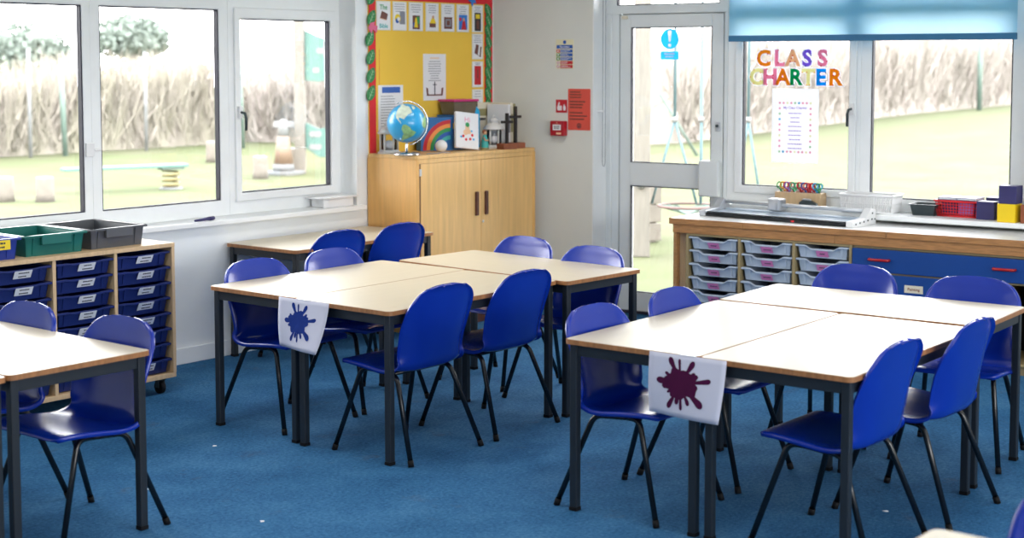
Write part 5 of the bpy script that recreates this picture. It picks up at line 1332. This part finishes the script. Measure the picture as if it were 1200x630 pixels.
def stump(x, y, r, h_, label):
    t = thing('log_stump', label, 'stump', (x, y, GZ), random.uniform(0, 3), 'log stumps on the lawn')
    MB().lathe([(r*1.06, 0), (r, h_*0.3), (r*0.97, h_*0.97), (r*0.93, h_)], 0, 0, 16).build('bark', M['log'], t)
    MB().lathe([(r*0.90, h_+0.0005), (r*0.90, h_+0.006)], 0, 0, 16).build('cut_face', M['play_white'], t)
stump(10.62, 16.83, 0.12, 0.30, 'log stump in the outer pane, nearest its outer edge')
stump(10.94, 16.43, 0.115, 0.30, 'log stump in the outer pane, nearest the window bar')
stump(15.17, 17.18, 0.115, 0.33, 'log stump beside the traffic cone, opening pane')
stump(16.58, 17.97, 0.09, 0.36, 'orange tinged log stump behind the cone and post')
stump(17.1, 20.6, 0.12, 0.36, 'log stump at the far edge of the middle pane')
# spring seesaw
t = thing('spring_seesaw', 'teal plank seesaw on a yellow coil spring on the lawn', 'seesaw', (13.12, 16.70, GZ), -R(17.2))
MB().box(-1.50, 0.22, -0.11, 0.11, 0.305, 0.345).build('plank', M['play_teal'], t, bevel=0.006)
MB().tube([(0.11*math.cos(q*0.5), 0.11*math.sin(q*0.5), 0.02+0.0055*q) for q in range(0, 46)], 0.018, 6).build('spring', M['play_yellow'], t)
MB().box(-0.16, 0.16, -0.10, 0.10, 0.275, 0.305).build('mounting_block', M['pole_dark'], t)
MB().lathe([(0.16, 0), (0.16, 0.02)], 0, 0, 18).build('base_plate', M['grey_out'], t)
MB().box(-1.22, -1.14, -0.035, 0.035, 0.0, 0.305).build('support', M['grey_out'], t)
# cone
t = thing('traffic_cone', 'haze-paled orange traffic cone with a white top on the lawn', 'cone', (15.90, 17.47, GZ), R(15))
MB().prism(rrect(-0.25, 0.25, -0.25, 0.25, 0.06), 0, 0.06).build('base', M['grey_out'], t, bevel=0.01)
MB().lathe([(0.175, 0.061), (0.155, 0.17)], 0, 0, 20).build('skirt', M['grey_out'], t)
MB().lathe([(0.153, 0.171), (0.090, 0.60)], 0, 0, 20).build('cone_body', M['play_orange'], t)
MB().lathe([(0.089, 0.601), (0.055, 0.82), (0.04, 0.86)], 0, 0, 20).build('cone_top', M['play_white'], t)
# climbing wall
t = thing('climbing_frame', 'pale timber post with teal climbing panels and a white rail on the lawn', 'climbing frame', (16.27, 17.48, GZ), R(-52))
MB().box(-0.08, 0.08, -0.08, 0.08, 0, 2.75).build('post', M['pale_wood'], t, bevel=0.01)
def panel(z0, z1, hole, cut):
    w0 = 0.62
    p = [(0.085, z0+cut[0]), (0.30, z0), (w0, z0+cut[1]), (w0, z1-cut[2]), (0.30, z1-0.10), (0.085, z1)]
    o = MB().prism(p, -0.02, 0.02, 'y').build('climbing_panel', M['play_teal'], t, bevel=0.004)
    for hx, hz, rr in hole:
        MB().prism(rrect(hx-rr, hx+rr, hz-0.045, hz+0.045, 0.04), -0.026, -0.02, 'y').build('hold', M['play_white'], o)
panel(1.44, 2.25, ((0.36, 1.92, 0.09), (0.26, 1.62, 0.055)), (0.02, 0.06, 0.20))
panel(0.26, 0.80, ((0.24, 0.62, 0.10), (0.24, 0.42, 0.10)), (0.14, 0.0, 0.02))
MB().box(-0.42, -0.08, -0.035, 0.035, 0.72, 0.82).build('rail', M['play_white'], t, bevel=0.006)
# swing seen through the door: timber post, cross beam, ropes and a red rimmed nest seat
D2 = Vector((0.552, -0.834, 0)); SW = Vector((11.23, 7.6, GZ))
t = thing('nest_swing', 'timber swing post with light blue ropes and a red rimmed seat behind the door', 'swing', SW, math.atan2(D2.y, D2.x))
MB().box(-0.075, 0.075, -0.075, 0.075, 0, 2.9).build('post', M['pale_wood'], t, bevel=0.01)
MB().box(-0.15, 2.10, -0.06, 0.06, 2.9, 3.05).build('cross_beam', M['pale_wood'], t, bevel=0.01)
MB().box(1.90, 2.02, -0.06, 0.07, 0, 2.9).build('post', M['pale_wood'], t, bevel=0.01)
MB().sphere((-0.005, -0.085, 0.66), 0.042, 14, 10).build('bolt_cap', M['grey_out'], t)
KA, KB, KC = SWK
def rope(k, zs, spread):
    r_ = MB(); r_.tube([(k, 0, 2.9), (k, 0, zs)], 0.013, 6)
    if not spread: r_.tube([(k, 0, zs), (k, 0, 0.48)], 0.013, 6)
    else:
        for s in (-1, 1): r_.tube([(k, 0, zs), (k+s*spread, s*0.0, 0.48)], 0.011, 6)
    ro = r_.build('rope', M['rope_blue'], t); MB().sphere((k, 0, zs), 0.028, 10, 8).build('joint', M['play_white'], ro)
rope(KA, 1.235, 0.20); rope(KB, 1.235, 0.0); rope(KC, 1.235, 0.12)
rr = MB().tube([(0.26*math.cos(R(q))+(KA+KB)/2, 0.26*math.sin(R(q)), 0.46) for q in range(0, 360, 15)], 0.012, 8, closed=True); rro = rr.build('seat_rim', M['rope_red'], t)
nt_ = MB()
for q in range(-5, 6):
    y = q*0.045; l_ = 0.25*math.sqrt(max(0.02, 1-(y/0.26)**2)); nt_.tube([((KA+KB)/2-l_, y, 0.455), ((KA+KB)/2, y, 0.40), ((KA+KB)/2+l_, y, 0.455)], 0.008, 5)
nt_.build('seat_net', M['pole_green'], t)
t = thing('planter_box', 'low timber planter behind the swing post, seen through the door', 'planter', (12.05, 8.45, GZ), R(-30))
f = MB()
for z in (0.02, 0.20, 0.38): 
    f.ring(rect(-0.35, 0.35, -0.28, 0.28), rect(-0.31, 0.31, -0.24, 0.24), z, z+0.165)
f.build('planks', M['log'], t, bevel=0.006); MB().box(-0.31, 0.31, -0.24, 0.24, 0.0, 0.46).build('soil', M['reeds'], t)

# ------------------------------------------------------------------ light, sky, camera
wd = bpy.data.worlds.new('sky'); SC.world = wd; wd.use_nodes = True
nt = wd.node_tree; nt.nodes.clear()
out = nt.nodes.new('ShaderNodeOutputWorld'); bg = nt.nodes.new('ShaderNodeBackground')
tc = nt.nodes.new('ShaderNodeTexCoord'); sx = nt.nodes.new('ShaderNodeSeparateXYZ'); cr_ = nt.nodes.new('ShaderNodeValToRGB')
cr_.color_ramp.elements[0].position = 0.0; cr_.color_ramp.elements[0].color = (1.0, 1.0, 1.0, 1)
cr_.color_ramp.elements[1].position = 0.9; cr_.color_ramp.elements[1].color = (0.95, 0.98, 1.0, 1)
nt.links.new(tc.outputs['Generated'], sx.inputs[0]); nt.links.new(sx.outputs['Z'], cr_.inputs[0]); nt.links.new(cr_.outputs[0], bg.inputs['Color'])
bg.inputs['Strength'].default_value = SKY
nt.links.new(bg.outputs[0], out.inputs[0])
def area(name, loc, rot, sx_, sy_, power, col=(1, 1, 1), portal=False):
    l = bpy.data.lights.new(name, 'AREA'); l.shape = 'RECTANGLE'; l.size = sx_; l.size_y = sy_; l.energy = power; l.color = col
    o = bpy.data.objects.new(name, l); COL.objects.link(o); o.location = loc; o.rotation_euler = rot
    if portal: l.cycles.is_portal = True
    return o
area('sky_portal', (4.63, 6.62, 1.46), (R(-90), 0, 0), 3.5, 1.45, 1, portal=True)
pc = DW(2.10, 0.30, 1.15); area('sky_portal', pc, (R(90), 0, DWR+R(180)) if False else (R(-90), 0, DWR), 2.75, 2.3, 1, portal=True)
area('sky_portal', (3.2, -2.78, 1.65), (R(90), 0, 0), 6.0, 1.1, 1, portal=True)  # portal for the added opening behind the camera
for x in (1.0, 3.6, 6.2):
    for y in (-0.8, 2.2, 4.8):
        area('ceiling_fill', (x, y, 2.66), (0, 0, 0), 1.2, 0.3, FILL, (1.0, 0.97, 0.93))  # unseen area lights added below the ceiling as fill
cam = bpy.data.cameras.new('camera'); co = bpy.data.objects.new('camera', cam); COL.objects.link(co)
co.location = (0, 0, 1.6); co.rotation_euler = (R(90-4.46), 0, R(39.04-90))
cam.sensor_width = 36; cam.sensor_fit = 'HORIZONTAL'; cam.lens = 1763/1200*36; cam.shift_y = (210-315)/1200
cam.clip_end = 400; cam.clip_start = 0.05
cam.dof.use_dof = True; cam.dof.focus_distance = 6.6; cam.dof.aperture_fstop = 2.9
SC.camera = co
SC.view_settings.view_transform = 'Standard'; SC.view_settings.look = 'None'; SC.view_settings.gamma = 1.0; SC.view_settings.use_curve_mapping = False
SC.view_settings.exposure = EXPO
try:
    SC.cycles.use_denoising = True; SC.cycles.denoiser = 'OPENIMAGEDENOISE'
    SC.cycles.max_bounces = 10; SC.cycles.diffuse_bounces = 5; SC.cycles.transparent_max_bounces = 16; SC.cycles.caustics_reflective = False; SC.cycles.caustics_refractive = False
    SC.cycles.sample_clamp_indirect = 8
except Exception: pass
